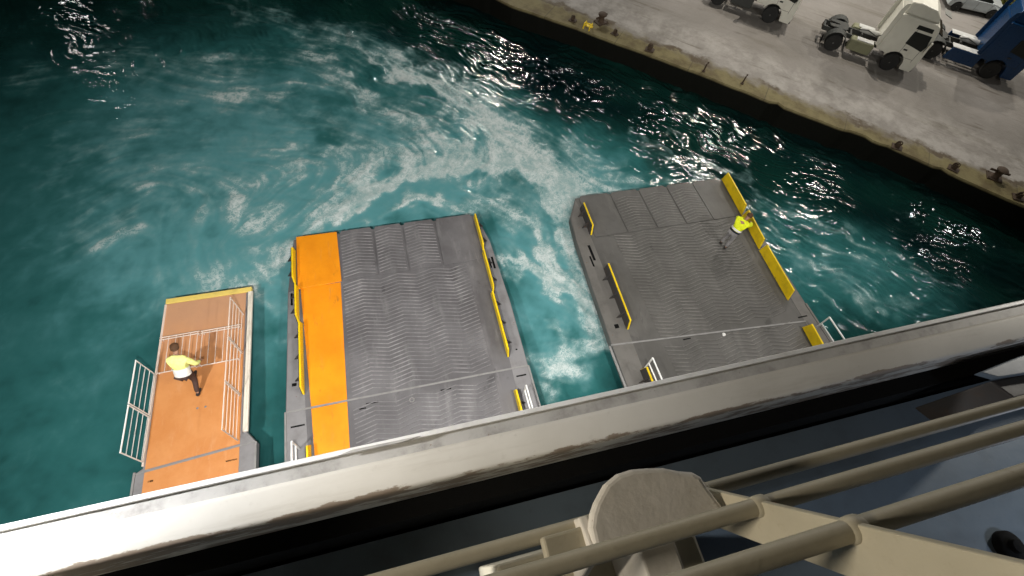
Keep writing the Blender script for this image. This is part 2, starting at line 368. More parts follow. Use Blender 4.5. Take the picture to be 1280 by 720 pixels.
    chop = np.clip(chop+np.exp(-((X-22)**2+(Y-6)**2)/50), 0, 1)
    left = np.clip((-X-2)/10, 0, 1)
    for k in range(46):
        lam = .26*(1.088**k)
        ang = math.atan2(nyq, nxq)+rs.normal(0, .27); kk = 2*math.pi/lam
        ph = rs.rand()*6.28; warp = min(1., lam/1.5)+.35
        amp = .0085*lam**.5
        env = .35+1.3*vnoise(X*.55/max(lam,.8)+k*7.7, Y*.55/max(lam,.8)-k*3.1, 200+k)**2
        s = np.sin((math.cos(ang)*(X+ddx*warp)+math.sin(ang)*(Y+ddy*warp))*kk+ph)
        Z += amp*env*(1-np.abs(s))*(2.0 if lam < 1.6 else 1.4)*(chop*.85+.28)*(1-.6*left)
    Z -= Z.mean()
    Z += .035*np.clip(foam,0,1)+.05*(fbm(X*.6,Y*.6,301,3)-.5)+.02*foam*L1*.5
    fade = np.clip((34-np.hypot(X-7,Y-14))/8, .0, 1); Z *= fade
    me = bpy.data.meshes.new('water')
    co = np.stack([X.ravel(),Y.ravel(),Z.ravel()],1).astype(np.float32)
    idx = np.arange(nx*ny).reshape(ny,nx)
    q = np.stack([idx[:-1,:-1],idx[:-1,1:],idx[1:,1:],idx[1:,:-1]],-1).reshape(-1,4)
    me.vertices.add(len(co)); me.vertices.foreach_set('co', co.ravel())
    me.loops.add(q.size); me.loops.foreach_set('vertex_index', q.ravel().astype(np.int32))
    me.polygons.add(len(q)); me.polygons.foreach_set('loop_start', np.arange(0,q.size,4,dtype=np.int32))
    me.polygons.foreach_set('use_smooth', np.ones(len(q),dtype=bool))
    me.update(calc_edges=True); me.validate()
    for nm, arr in (('foam',foam),('aer',aer),('streak',streak)):
        a = me.attributes.new(nm,'FLOAT','POINT'); a.data.foreach_set('value', arr.ravel().astype(np.float32))
    o = bpy.data.objects.new('water', me); COL.objects.link(o)
    t = NT('sea_water')
    def attr(n):
        a = t.new('ShaderNodeAttribute'); a.attribute_name = n; return a.outputs['Fac']
    fo, ae, stk = attr('foam'), attr('aer'), attr('streak')
    nz = t.noise(5.5,7,.72,dist=.7); nf = t.noise(18,5,.7); n0 = t.noise(.16,3)
    deep = t.mix(t.ramp(n0,.35,.65),(.0035,.0220,.0170),(.0016,.009,.0095))
    body = t.mix(t.ramp(ae,.0,.42),deep,(.024,.112,.112)); body = t.mix(t.ramp(ae,.36,1.0),body,(.085,.250,.268))
    # lacy foam: cell edges in warped space, broken up by noise, over a thin milky veil
    wv = t.new('ShaderNodeTexNoise'); wv.inputs['Scale'].default_value = 1.7; wv.inputs['Detail'].default_value = 5
    t.l.new(t.tc.outputs['Object'], wv.inputs['Vector'])
    sc = t.new('ShaderNodeVectorMath', operation='SCALE'); t.l.new(wv.outputs['Color'], sc.inputs[0]); sc.inputs['Scale'].default_value = 1.5
    ad = t.new('ShaderNodeVectorMath', operation='ADD'); t.l.new(t.tc.outputs['Object'], ad.inputs[0]); t.l.new(sc.outputs[0], ad.inputs[1])
    def lace(scale, w):
        v = t.new('ShaderNodeTexVoronoi', feature='DISTANCE_TO_EDGE'); v.inputs['Scale'].default_value = scale; t.l.new(ad.outputs[0], v.inputs['Vector'])
        return t.ramp(v.outputs['Distance'], w, .0)
    lc = t.math('MAXIMUM', t.math('MULTIPLY', lace(2.3,.16), .8), t.math('MULTIPLY', lace(6.0,.16), .85))
    veil = t.math('MULTIPLY', t.ramp(t.math('ADD',fo,t.math('ADD', t.math('MULTIPLY', stk, .05), t.math('MULTIPLY',t.math('SUBTRACT',nz,.5),.3))),.02,.85), .46)
    fil = t.math('ADD', fo, t.math('ADD', t.math('MULTIPLY', t.math('SUBTRACT',lc,.35), .38), t.math('ADD', t.math('MULTIPLY', stk, .10), t.math('MULTIPLY',t.math('SUBTRACT',nz,.5),.48))))
    fil = t.math('MULTIPLY', t.ramp(fil,.34,1.12), t.math('MULTIPLY', t.ramp(fo,.05,.6), t.math('ADD', .30, t.math('MULTIPLY', t.ramp(t.noise(2.6,5,.65,dist=.5),.35,.66), .58))))
    ff = t.math('MINIMUM', t.math('ADD', veil, fil), .92)
    body = t.mix(t.math('MULTIPLY',veil,2.0), body, (.19,.325,.325))
    cr2 = t.math('MULTIPLY', t.ramp(t.math('ADD', t.math('MULTIPLY',stk,.30), t.math('ADD', lc, t.math('MULTIPLY',t.math('SUBTRACT',nf,.5),1.6))), .62, 1.05), t.ramp(fo,.30,.75))
    col = t.mix(t.math('MULTIPLY',fil,.85), body, (.50,.56,.55)); col = t.mix(t.math('MULTIPLY',cr2,.34), col, (.78,.80,.79))
    mp = t.new('ShaderNodeMapping'); mp.inputs['Rotation'].default_value = (0,0,math.atan2(.661,.750)); mp.inputs['Scale'].default_value = (.28,1.35,1)
    t.l.new(t.tc.outputs['Object'], mp.inputs['Vector'])
    h = t.math('ADD', t.math('ADD', t.math('MULTIPLY',t.noise(4.2,3,.55,dist=.5),.55), t.math('MULTIPLY', t.noise(4.6,4,.62,vec=mp.outputs[0],dist=.3), 1.1)), t.math('MULTIPLY',nf,.06))
    t.out(col, t.math('ADD',.02,t.math('MULTIPLY',ff,.6)), 0, t.bump(h,.22,.035), .5)
    t.b.inputs['IOR'].default_value = 1.333
    me.materials.append(t.m)
    return tag(o, 'dark teal harbour water churned with pale swirling foam', 'water', kind='structure')
water()

# ------------------------------------------------------------------ QUAY
QO = Vector((16.9,17.35,1.2)); QA = Vector((.750,-.661,0)).normalized(); QN = Vector((.661,.750,0)).normalized()
def quay():
    o_rot = math.atan2(QA.y, QA.x)
    pts = [(-150,60)]                           # local (along, inland) edge line
    loc = [((Vector((x,y,1.2))-QO).dot(QA), (Vector((x,y,1.2))-QO).dot(QN)) for x,y in QP]
    s0 = (loc[0][0]-120, loc[0][1]); s1 = (loc[-1][0]+120, loc[-1][1]-2)
    line = [s0]
    rs = random.Random(3)
    dense = []
    for (a,b),(c,d) in zip(loc, loc[1:]):
        n = max(2, int(abs(c-a)/.35))
        for i in range(n):
            u = i/n; dense.append((a+(c-a)*u, b+(d-b)*u))
    j = 0; out = []
    for a,b in dense:
        j = j*.5+rs.uniform(-.022,.022); chip = -.0
        if rs.random() < .08: chip = rs.uniform(.05,.22)
        out.append((a, b+j+chip))
    line += out+[s1]
    top = line+[(s1[0],170),(s0[0],170)]
    mb = MB(); n = len(line)
    # top sheet, a rounded nosing and the vertical face down below the water
    vs = [(a,b+.06,0) for a,b in line]+[(a,b,-.07) for a,b in line]+[(a,b+.02,-4) for a,b in line]+[(a,170,0) for a,b in line]
    fs = []
    for i in range(n-1):
        fs += [(i,i+1,3*n+i+1,3*n+i),(n+i,n+i+1,i+1,i),(2*n+i,2*n+i+1,n+i+1,n+i)]
    mb.add(vs, fs)
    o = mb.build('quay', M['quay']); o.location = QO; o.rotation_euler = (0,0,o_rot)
    tag(o, 'stained pale concrete quay with mossy edge above black water', 'quay', kind='structure')
    g = MB()
    g.add([(-60,13.2,.012),(60,13.2,.012),(60,40,.012),(-60,40,.012)],[(0,1,2,3)])
quay()

def bollard(x, y, label, s=1.0, rz=0.0):
    e = empty('mooring_bollard', (x,y,1.2), (0,0,rz), (s,s,s))
    tag(e, label, 'bollard', 'rusty bollards on the quay edge')
    MB().box(-.34,.34,-.28,.28,0,.05).build('base_plate', M['rust'], e, .015)
    MB().lathe([(.20,.05),(.16,.10),(.14,.30),(.17,.38),(.24,.42),(.25,.48),(.18,.53),(0,.54)],(0,0,0),'z',18).build('post', M['rust'], e, smooth=True)
    MB().tube((-.42,.0,.33),(.42,.06,.33),.055,10).build('horn', M['rust'], e, smooth=True)
    for i in range(4):
        MB().lathe([(.035,.05),(.035,.08),(0,.085)],((-1)**i*.28,(-.22 if i<2 else .22),0),'z',6).build('bolt', M['rust'], e)
bollard(12.15,23.02,'dark rusty mooring bollard beside the yellow ladder top',.95,.4)
bollard(27.3,9.55,'dark rusty mooring bollard near the end of the coping above the rail',1.0,-.7)

def bracket_thing(x, y, label, s=1.0, rz=0.0):
    e = empty('fender_bracket', (x,y,1.2), (0,0,math.atan2(QA.y,QA.x)+rz), (s,s,s))
    tag(e, label, 'bracket', 'rusty brackets along the quay edge')
    MB().prism([(-.24,-.2),(.24,-.2),(.3,.12),(.12,.26),(-.2,.22)],0,.05).build('plate', M['rust'], e, .012)
    m = MB()
    m.prism([(-.12,.05),(.12,.05),(.07,.26),(-.07,.26)],-.05,-.01,'y'); m.prism([(-.12,.05),(.12,.05),(.07,.26),(-.07,.26)],.09,.13,'y')
    m.build('lug', M['rust'], e, .01)
    pts = [(.13*math.cos(a), .04+.02*math.sin(a), .20+.13*math.sin(a)) for a in [i*math.pi/6 for i in range(13)]]
    MB().path(pts,.022,7).build('ring', M['rust'], e, smooth=True)
for x,y,l,s,r in ((10.62,23.3,'small rusty ring bracket left of the yellow ladder top',.8,.1),(12.55,21.95,'small rusty ring bracket just right of the upper bollard',.75,-.2),
                (13.95,20.45,'dark rusty ring bracket alone on the edge below the parked lorries',.95,.2),(23.5,12.05,'brown rusty bracket set in the mossy coping, first of three by the lower bollard',1.0,.1),
                (25.5,10.35,'brown rusty bracket just left of the lower bollard',1.0,-.15),(27.5,8.25,'brown rusty bracket past the lower bollard at the frame edge',1.0,.2)):
    bracket_thing(x,y,l,s,r)

e = empty('quay_ladder', (11.2,22.55,1.2), (0,0,math.atan2(QA.y,QA.x)))
tag(e, 'bright yellow ladder top hooked over the quay edge', 'ladder')
MB().path([(-.17,.25,0),(-.17,.22,.22),(-.17,-.08,.26),(-.17,-.14,.1),(-.17,-.14,-1.6)],.032,8).build('stile', M['yellow'], e, smooth=True)
MB().path([(.17,.25,0),(.17,.22,.22),(.17,-.08,.26),(.17,-.14,.1),(.17,-.14,-1.6)],.032,8).build('stile', M['yellow'], e, smooth=True)
for z in (.24,-.05,-.35,-.65,-.95,-1.25):
    MB().tube((-.17,-.12 if z<.2 else .05,z),(.17,-.12 if z<.2 else .05,z),.03,8).build('rung', M['yellow'], e, smooth=True)
MB().box(-.22,.22,.16,.34,0,.03).build('foot_plate', M['yellow'], e, .006)

for x,y,l in ((16.2,18.5,'short thin hook post on the chipped edge, left one of the pair'),(17.85,17.35,'short thin hook post on the chipped edge, right one of the pair')):
    e = empty('hook_post', (x,y,1.2)); tag(e, l, 'post', 'hook posts on the quay edge')
    MB().lathe([(.09,0),(.09,.03),(.045,.04),(.035,.42),(0,.43)],(0,0,0),'z',12).build('post', M['rust'], e, smooth=True)
    MB().path([(0,0,.36),(.1,.1,.42),(.2,.16,.38),(.24,.18,.3)],.024,7).build('hook', M['rust'], e, smooth=True)

# ------------------------------------------------------------------ VEHICLES
def wheel(parent, x, y, r, w, side, rimmat, name='wheel', dual=False):
    """side +1: outer face towards +x"""
    t = MB().lathe([(r*.58,-w/2),(r*.92,-w/2),(r,-w*.36),(r,w*.36),(r*.92,w/2),(r*.58,w/2)],(x,y,r),'x',28).build(name, M['tyre'], parent, smooth=True)
    m = MB(); f = side
    m.lathe([(r*.58,f*w*.45),(r*.52,f*w*.40),(r*.46,f*w*(.12 if dual else .28)),(r*.26,f*w*(.10 if dual else .36)),(r*.24,f*w*.46),(r*.10,f*w*.50),(0,f*w*.50)],(x,y,r),'x',24)
    for i in range(8):
        a = i*math.pi/4; m.tube((x+f*w*.2,y+r*.36*math.cos(a),r+r*.36*math.sin(a)),(x+f*w*.42,y+r*.36*math.cos(a),r+r*.36*math.sin(a)),r*.035,6)
    m.build('rim', rimmat, t, smooth=True)
    return t

def tractor(label, loc, rz, s, paintm, roof_white=True, skirts=False, tank_mat=None, zs=1.06, cover=None):
    e = empty('tractor_unit', loc, (0,0,rz), (s,s,s*zs)); tag(e, label, 'truck', 'tractor units parked on the quay')
    W = 1.22; WB = 3.73; r = .52
    m = MB()
    for sx in (-1,1): m.box(sx*.42-.05, sx*.42+.05, -WB-1.0, .9, .72, .98)
    for y in (-WB-.95,-WB+.8,-2.2,-.9): m.box(-.37,.37,y-.06,y+.06,.74,.94)
    m.tube((-.95,0,r),(.95,0,r),.08,8); m.tube((-.75,-WB,r),(.75,-WB,r),.12,8); m.lathe([(0,-.25),(.24,-.14),(.24,.14),(0,.25)],(0,-WB,r),'x',14)
    m.build('chassis', M['chassis'], e, .01)
    # cab: side profile with the wheel arch cut out, lofted slightly narrower at the top
    arch = [(.66*math.cos(a), .55+.66*math.sin(a)) for a in [math.pi*(k/10.) for k in range(11)]]
    prof = [(1.36,.34),(1.42,.55),(1.42,1.15),(1.36,1.75),(1.16,2.75),(1.02,3.02),(.75,3.12),(-1.22,3.14),(-1.28,3.05),(-1.28,1.02),(-.66,.95)]
    prof = prof+arch[::-1][1:-1]+[(.66,.55),(.70,.34)]
    def loft(prof, wfun):
        n = len(prof); vs = [(-wfun(p),p[0],p[1]) for p in prof]+[(wfun(p),p[0],p[1]) for p in prof]
        fs = [tuple(range(n)), tuple(range(n,2*n))[::-1]]+[(i,i+n,(i+1)%n+n,(i+1)%n) for i in range(n)]
        return MB().add(vs, fs)
    wf = lambda p: W-.05*max(0,(p[1]-1.4)/1.7)
    cab = loft(prof, wf).build('cab', paintm, e, .09, seg=3)
    # roof deflector with a flat top and side cheeks
    dp = [(.85,3.13),(.70,3.40),(.30,3.68),(-.65,3.78),(-1.22,3.72),(-1.28,3.13)]
    dm = M['truck_white'] if roof_white else paintm
    d = loft(dp, lambda p: 1.0-.10*(p[1]-3.1)).build('roof_deflector', dm, e, .07, seg=3)
    MB().box(-.40,.40,.05,.55,3.565,3.60).build('roof_hatch', M['rim'], d, .01).rotation_euler = (R(-14),0,0)
    for sx in (-1,1):
        MB().prism([(-1.28,1.1),(-1.50,1.2),(-1.54,3.3),(-1.46,3.62),(-1.28,3.7)], sx*1.10, sx*1.13,'x').build('side_fin', paintm, cab, .005)
    # side glass
    for sx in (-1,1):
        x = sx*(W-.012)
        g = [(1.06,1.60),(1.14,1.92),(.98,2.50),(-.05,2.50),(-.05,1.78),(.50,1.70)]
        vs = [(sx*(wf((a,b))+.012),a,b) for a,b in g]+[(sx*(wf((a,b))-.03),a,b) for a,b in g]; n = len(g)
        MB().add(vs,[tuple(range(n)),tuple(range(n,2*n))]+[(i,(i+1)%n,(i+1)%n+n,i+n) for i in range(n)]).build('door_window', M['glass'], cab)
        g = [(.86,2.64),(.80,2.86),(-.10,2.86),(-.10,2.64)]
        vs = [(sx*(wf((a,b))+.012),a,b) for a,b in g]+[(sx*(wf((a,b))-.03),a,b) for a,b in g]; n = len(g)
        MB().add(vs,[tuple(range(n)),tuple(range(n,2*n))]+[(i,(i+1)%n,(i+1)%n+n,i+n) for i in range(n)]).build('upper_window', M['glass'], cab)
        mm = MB(); 
        for a,b,c,dd in ((.02,.035,1.05,2.9),(1.0,1.02,.9,1.6)): mm.box(min(x,x+sx*.016),max(x,x+sx*.016),a,b,c,dd-.02)
        mm.box(min(x,x+sx*.016),max(x,x+sx*.016),.02,1.0,1.03,1.045)
        mm.build('door_seam', M['chassis'], cab)
        MB().box(min(x,x+sx*.05),max(x,x+sx*.05),.12,.34,1.42,1.50).build('door_handle', M['chassis'], cab, .01)
        mi = MB().box(sx*1.42-.12,sx*1.42+.12,1.10,1.22,1.72,2.32); mi.tube((sx*1.15,1.12,2.2),(sx*1.42,1.15,2.25),.03,6); mi.tube((sx*1.15,1.15,1.8),(sx*1.42,1.15,1.8),.03,6)
        mi.build('mirror', M['chassis'] if not roof_white else M['truck_white'], e, .03)
        MB().box(sx*1.0-.16,sx*1.0+.16,1.405,1.44,.62,.82).build('headlight', M['lampglass'], cab, .03)
        st = MB()
        for z in (.42,.66): st.box(sx*1.12-.08,sx*1.12+.09,.72,1.12,z,z+.05)
        st.build('step', M['chassis'], cab)
    MB().add([(-1.05,1.385,1.70),(1.05,1.385,1.70),(1.0,1.205,2.62),(-1.0,1.205,2.62),(-1.05,1.30,1.70),(1.05,1.30,1.70),(1.0,1.10,2.62),(-1.0,1.10,2.62)],
             [(0,1,2,3),(7,6,5,4),(0,4,5,1),(1,5,6,2),(2,6,7,3),(3,7,4,0)]).build('windscreen', M['glass'], cab)
    g = MB()
    for z in (.9,1.04,1.18,1.32): g.box(-.78,.78,1.40,1.43,z,z+.09)
    g.build('grille', M['chassis'], cab, .01)
    MB().box(-1.12,1.12,1.36,1.46,.34,.52).build('bumper', M['chassis'] if roof_white else paintm, cab, .03)
    MB().prism([(1.2,2.68),(1.5,2.58),(1.52,2.62),(1.2,2.76)],-1.0,1.0,'x').build('sun_visor', M['glass'], cab, .005)
    # running gear
    for sx in (-1,1):
        wheel(e, sx*1.05, 0, r, .32, sx, M['rim'])
        wheel(e, sx*.93, -WB, r, .60, sx, M['rim'], dual=True)
        a = [(.68*math.cos(t), .52+.68*math.sin(t)) for t in [math.pi*k/10 for k in range(11)]]
        a2 = [(.64*math.cos(t), .52+.64*math.sin(t)) for t in [math.pi*k/10 for k in range(11)]]
        MB().prism([(p[0]-WB,p[1]) for p in a+a2[::-1]], sx*.64, sx*1.24,'x').build('mudguard', M['chassis'], e)
        mud = MB().box(sx*.66 if sx>0 else sx*1.22, sx*1.22 if sx>0 else sx*.66, -WB-.76,-WB-.73,.25,.60); mud.build('mud_flap', M['black'], e)
        if skirts:
            MB().prism([(-2.95,.36),(-1.02,.36),(-1.02,1.12),(-2.85,1.08)], sx*1.06, sx*1.22,'x').build('side_skirt', paintm, e, .04)
            MB().box(min(sx*.62,sx*1.18),max(sx*.62,sx*1.18),-2.9,-1.1,1.10,1.125).build('catwalk', M['alu'], e, .008)
        else:
            MB().prism([(-2.85,.42),(-1.45,.42),(-1.4,.5),(-1.4,1.0),(-1.48,1.06),(-2.8,1.06),(-2.88,1.0),(-2.88,.5)], sx*.55, sx*1.16,'x').build('fuel_tank', tank_mat or M['cover_green'], e, .05)
            MB().box(min(sx*.66,sx*1.08),max(sx*.66,sx*1.08),-2.55,-1.5,1.068,1.11).build('tank_step', M['alu'], e, .01)
    MB().prism([(-.48,-WB-.62),(-.16,-WB-.72),(-.06,-WB-.05),(.06,-WB-.05),(.16,-WB-.72),(.48,-WB-.62),(.5,-WB+.35),(.3,-WB+.5),(-.3,-WB+.5),(-.5,-WB+.35)],1.06,1.13).build('fifth_wheel', M['chassis'], e, .015)
    MB().lathe([(0,-.62),(.13,-.58),(.16,-.5),(.16,.5),(.13,.58),(0,.62)],(-.15,-1.9,1.20),'y',14).build('air_tank', M['alu'], e, smooth=True)
    MB().box(-.36,.36,-WB-1.03,-WB-.97,.70,.84).build('tail_lights', M['rust'], e, .01)
    MB().path([(.25,-1.1,1.5),(.3,-1.5,1.25),(.1,-2.1,1.35),(.0,-2.6,1.2)],.03,7).build('air_hoses', M['chassis'], e, smooth=True)
    return e
TR = R(-129.2)
tractor('white tractor unit with olive tank between the other lorries, side on to the quay edge',(27.42,18.26,1.2),TR,.82,M['truck_white'])
tractor('dark blue tractor unit with side skirts at the frame corner',(33.30,16.95,1.2),TR,.84,M['truck_blue'],roof_white=False,skirts=True)
tractor('white tractor unit cut off by the top edge of the frame',(22.62,22.97,1.2),TR,.81,M['truck_white'],tank_mat=M['chassis'])

def car():
    e = empty('parked_car',(37.2,22.55,1.2),(0,0,R(-117)),(.84,)*3); tag(e,'small silver hatchback parked behind the white and blue lorries','car')
    prof = [(2.05,.30),(2.15,.45),(2.12,.66),(1.9,.80),(1.0,.96),(-1.75,1.0),(-1.95,.9),(-2.0,.35)]
    def arch(c): return [(c+.37*math.cos(a), .3+.37*math.sin(a)) for a in [math.pi*k/8 for k in range(9)]]
    p = prof[:]+[(-1.75,.28)]+arch(-1.3)[::-1]+arch(1.3)[::-1]
    n = len(p); wf = lambda q: .86-(.12 if q[0]>1.8 else 0)-(.03 if q[1]>.9 else 0)
    vs = [(-wf(q),q[0],q[1]) for q in p]+[(wf(q),q[0],q[1]) for q in p]
    body = MB().add(vs,[tuple(range(n)),tuple(range(n,2*n))[::-1]]+[(i,i+n,(i+1)%n+n,(i+1)%n) for i in range(n)]).build('body',M['car_silver'],e,.05,seg=3)
    cp = [(1.0,.95),(.25,1.42),(-.2,1.47),(-1.3,1.43),(-1.85,1.0)]; n = len(cp); wc = lambda q: .80-.16*(q[1]-.95)/.5
    vs = [(-wc(q),q[0],q[1]) for q in cp]+[(wc(q),q[0],q[1]) for q in cp]
    MB().add(vs,[tuple(range(n)),tuple(range(n,2*n))[::-1]]+[(i,i+n,(i+1)%n+n,(i+1)%n) for i in range(n)]).build('glasshouse',M['glass'],e,.04)
    cp = [(.28,1.425),(-.2,1.49),(-1.32,1.45),(-1.3,1.40),(-.2,1.44),(.26,1.39)]; n = len(cp)
    vs = [(-.66,)+q for q in cp]+[(.66,)+q for q in cp]
    MB().add(vs,[tuple(range(n)),tuple(range(n,2*n))[::-1]]+[(i,i+n,(i+1)%n+n,(i+1)%n) for i in range(n)]).build('roof',M['car_silver'],e,.01)
    for sx in (-1,1):
        for y in (1.3,-1.3): wheel(e,sx*.76,y,.31,.2,sx,M['rim'])
        MB().box(sx*.62-.14,sx*.62+.14,1.98,2.12,.58,.70).build('headlight',M['lampglass'],body,.02)
        MB().box(sx*.98-.09,sx*.98+.09,.72,.82,.95,1.08).build('mirror',M['car_silver'],body,.03)
        mm = MB()
        for y in (.9,-.1,-1.0): mm.box(sx*.862-.004,sx*.862+.004,y,y+.015,.35,.92)
        mm.build('door_seam',M['chassis'],body)
car()
# verge, bushes and a barrier past the car
vg = MB().add([(QO+QA*a+QN*b+Vector((0,0,.01+h)))[:] for a,b,h in ((2,17.5,0),(40,17.5,0),(40,24,.35),(2,24,.35))],[(0,1,2,3)]).build('verge',M['verge'])
tag(vg,'strip of yellowish rough verge behind the parked car','verge',kind='structure')
def bush(a, b, s, label, seed):
    rs = random.Random(seed); m = MB(); c = QO+QA*a+QN*b
    for k in range(520):
        d = Vector((rs.gauss(0,1),rs.gauss(0,1),rs.gauss(0,.7))).normalized()*s*(.35+.65*rs.random()**.4)
        p = c+Vector((d.x,d.y,abs(d.z)*.8+.1)); u = Vector((rs.uniform(-1,1),rs.uniform(-1,1),rs.uniform(-1,1))).normalized(); v = u.orthogonal().normalized(); q = rs.uniform(.06,.13)
        m.add([p-u*q,p+v*q*.5,p+u*q,p-v*q*.5],[(0,1,2,3)])
    e = empty('bush',c); tag(e,label,'bush','bushes on the verge')
    o = m.build('foliage',M['leaf'],e); o.matrix_parent_inverse = Matrix.Translation(-c)
    st = MB()
    for k in range(5): st.tube((0,0,0),(rs.uniform(-.4,.4)*s,rs.uniform(-.4,.4)*s,.7*s),.03,6,.015)
    st.build('stems',M['rust'],e)
bush(18.5,19.6,1.1,'yellow green bush on the verge behind the blue lorry',1)
bush(14.5,19.8,.9,'low yellow green bush on the verge behind the silver car',2)
e = empty('road_barrier',QO+QA*18.6+QN*15.6,(0,0,math.atan2(QA.y,QA.x)+.2)); tag(e,'orange plastic road barrier behind the blue lorry','barrier')
MB().prism([(-.28,0),(.28,0),(.26,.15),(.12,.35),(.10,.95),(-.10,.95),(-.12,.35),(-.26,.15)],-.9,.9,'x').build('body',M['orange_plastic'],e,.03)
for x in (-.5,.5): MB().box(x-.16,x+.16,-.125,.125,.48,.72).build('reflective_panel',M['white'],e,.01)

# ------------------------------------------------------------------ RAMPS
PIT = -math.atan(.0451)
def ramp_empty(name, xc, label, cat, group=None):
    e = empty(name,(xc,5,.62),(PIT,0,0)); return tag(e,label,cat,group)
def chevrons(x0, lanes, w, y0, y1, step, amp, skip=None, first=1):
    m = MB(); ht = .02; th = .036
    y = y0
    while y < y1:
        sg = first
        for i in range(lanes):
            xa = x0+i*w; xb = xa+w; ya = y-sg*amp/2; yb = y+sg*amp/2; sg = -sg
            if skip and skip(i, y): continue
            vs = [(xa,ya-th/2,0),(xb,yb-th/2,0),(xb,yb+th/2,0),(xa,ya+th/2,0)]
            up = [(xa,ya-th/4,ht),(xb,yb-th/4,ht),(xb,yb+th/4,ht),(xa,ya+th/4,ht)]
            m.add(vs+up,[(4,5,6,7),(0,1,5,4),(1,2,6,5),(2,3,7,6),(3,0,4,7)])
        y += step
    return m
def kerb(e, x, y0, y1, inner, h=.40, gap=.12):
    """upright yellow plate with sloped ends; inner = -1 if its yellow face looks to -x"""
    pr = [(y0,.02),(y1,.02),(y1-gap,h),(y0+gap,h)]
    k = MB().prism(pr, x-.028, x+.028,'x').build('kerb_plate', M['yellow'], e, .006)
    b = MB().prism([(y0+.02,.015),(y1-.02,.015),(y1-gap-.01,h-.03),(y0+gap+.01,h-.03)], x-inner*.031, x-inner*.055,'x')
    n = max(2,int((y1-y0)/.7))
    for i in range(n):
        yy = y0+gap+(y1-y0-2*gap)*(i+.5)/n
        b.prism([(x-inner*.055,.01),(x-inner*.26,.01),(x-inner*.055,h*.8)], yy-.012, yy+.012,'y')
    b.build('kerb_bracket', M['dark'], k)
    return k
def gate(e, x, y0, y1, h=.9, name='gate'):
    m = MB()
    for z in (h*.5,h): m.tube((x,y0,z),(x,y1,z),.028,8)
    for y in (y0,(y0+y1)/2,y1): m.tube((x,y,0),(x,y,h),.028,8)
    return m.build(name, M['white'], e, smooth=True)
def slots(e, lst, name='slot'):
    for x,y,lx,ly in lst:
        m = MB().box(x-lx/2,x+lx/2,y-ly/2,y+ly/2,.002,.008); m.build(name, M['black'], e)

# --- middle ramp with the orange walkway
e = ramp_empty('vehicle_ramp',0,'grey lowered vehicle ramp with an orange walkway along its left side','ramp','vehicle ramps lowered from the ferry stern')
deckp = [(-4.24,-4.7),(3.41,-4.7),(3.42,.2),(3.44,2.7),(3.33,5.6),(3.05,7.0),(-3.93,6.95),(-4.15,4.6),(-4.24,.27)]
MB().prism(deckp,-.34,-.004).build('deck_plate', M['deck_grey'], e, .02)
# side margins
MB().prism([(-4.22,-4.6),(-3.52,-4.6),(-3.68,.6),(-3.78,4.7),(-4.12,4.6),(-4.21,.27)],-.003,.004).build('margin', M['margin'], e)
MB().prism([(2.86,.6),(2.72,-4.6),(3.38,-4.6),(3.40,.2),(3.42,2.7),(3.31,5.6),(3.0,6.9),(2.96,5.1)],-.003,.004).build('margin', M['margin'], e)
# orange walkway strips
for y0,y1,xl,xr,z in ((-4.6,.20,(-3.34,-3.50),(-2.52,-2.44),.010),(.26,4.70,(-3.50,-3.72),(-2.44,-2.36),.010)):
    MB().prism([(xl[0],y0),(xr[0],y0),(xr[1],y1),(xl[1],y1)],-.003,z).build('walkway_strip', M['orange'], e)
fl = MB().prism([(-3.80,4.66),(-2.32,4.72),(-2.36,7.02),(-3.82,7.02)],.012,.055); fl.build('walkway_flap', M['orange'], e, .01)
for a,b in ((-4.4,.06),(.42,4.65)): chevrons(-2.28,7,.64,a,b,.145,.15).build('tread_bars', M['tread_grey'], e)
# tip flaps
xs = [-2.30,-1.02,.10,1.36,2.90]
for i,(a,b) in enumerate(zip(xs,xs[1:])):
    f = MB().prism([(a+.02,4.78),(b-.02,4.80),(b-.03,6.92),(b-.12,7.06),(a+.10,7.05),(a+.02,6.9)],-.003,.022).build('tip_flap', M['deck_grey'], e, .006)
    if i < 3:
        c = chevrons(a+.06,2,(b-a-.14)/2,4.95,6.85,.145,.13)
        c.v = [(x,y,z+.0215) for x,y,z in c.v]; c.build('tread_bars', M['tread_grey'], f)
# hinge and edge lines
MB().prism([(-4.22,.215),(3.40,.17),(3.40,.23),(-4.22,.275)],.004,.020).build('hinge_line', M['light_line'], e, .004)
MB().box(-4.27,-4.21,-4.6,.25,-.02,.03).build('edge_strip', M['light_line'], e, .006)
MB().box(3.39,3.45,-4.6,.2,-.02,.03).build('edge_strip', M['light_line'], e, .006)
for y0,y1,xa in ((.7,3.25,-3.70),(3.3,4.75,-3.80),(4.85,6.4,-3.88),(-4.4,-.9,-3.56)): kerb(e,xa,y0,y1,1)
for y0,y1,xa in ((.62,3.2,2.83),(3.22,5.05,2.92),(5.10,6.85,2.96),(-4.4,-.55,2.74)): kerb(e,xa,y0,y1,-1)
gate(e,-3.86,-4.4,-.95,.8); gate(e,3.0,-4.4,-.75,.8)
slots(e,[(3.22,4.55,.08,.55),(3.10,4.55,.05,.45),(-4.02,4.3,.07,.5),(-3.98,1.1,.14,.10),(3.18,.85,.06,.05),(3.1,-.1,.34,.05),(-3.9,-.25,.4,.05),(-1.7,.0,.38,.045),(.6,-.05,.34,.045),(-2.0,-.12,.2,.04)])
m = MB(); pts = [(-.5+.07*math.cos(a),-.17+.07*math.sin(a),.02) for a in [i*math.pi/6 for i in range(13)]]; m.path(pts,.016,6); m.build('lifting_ring', M['light_line'], e, smooth=True)
MB().lathe([(.022,0),(.022,.03),(0,.034)],(.85,-.3,0),'z',10).build('deck_stud', M['light_line'], e)

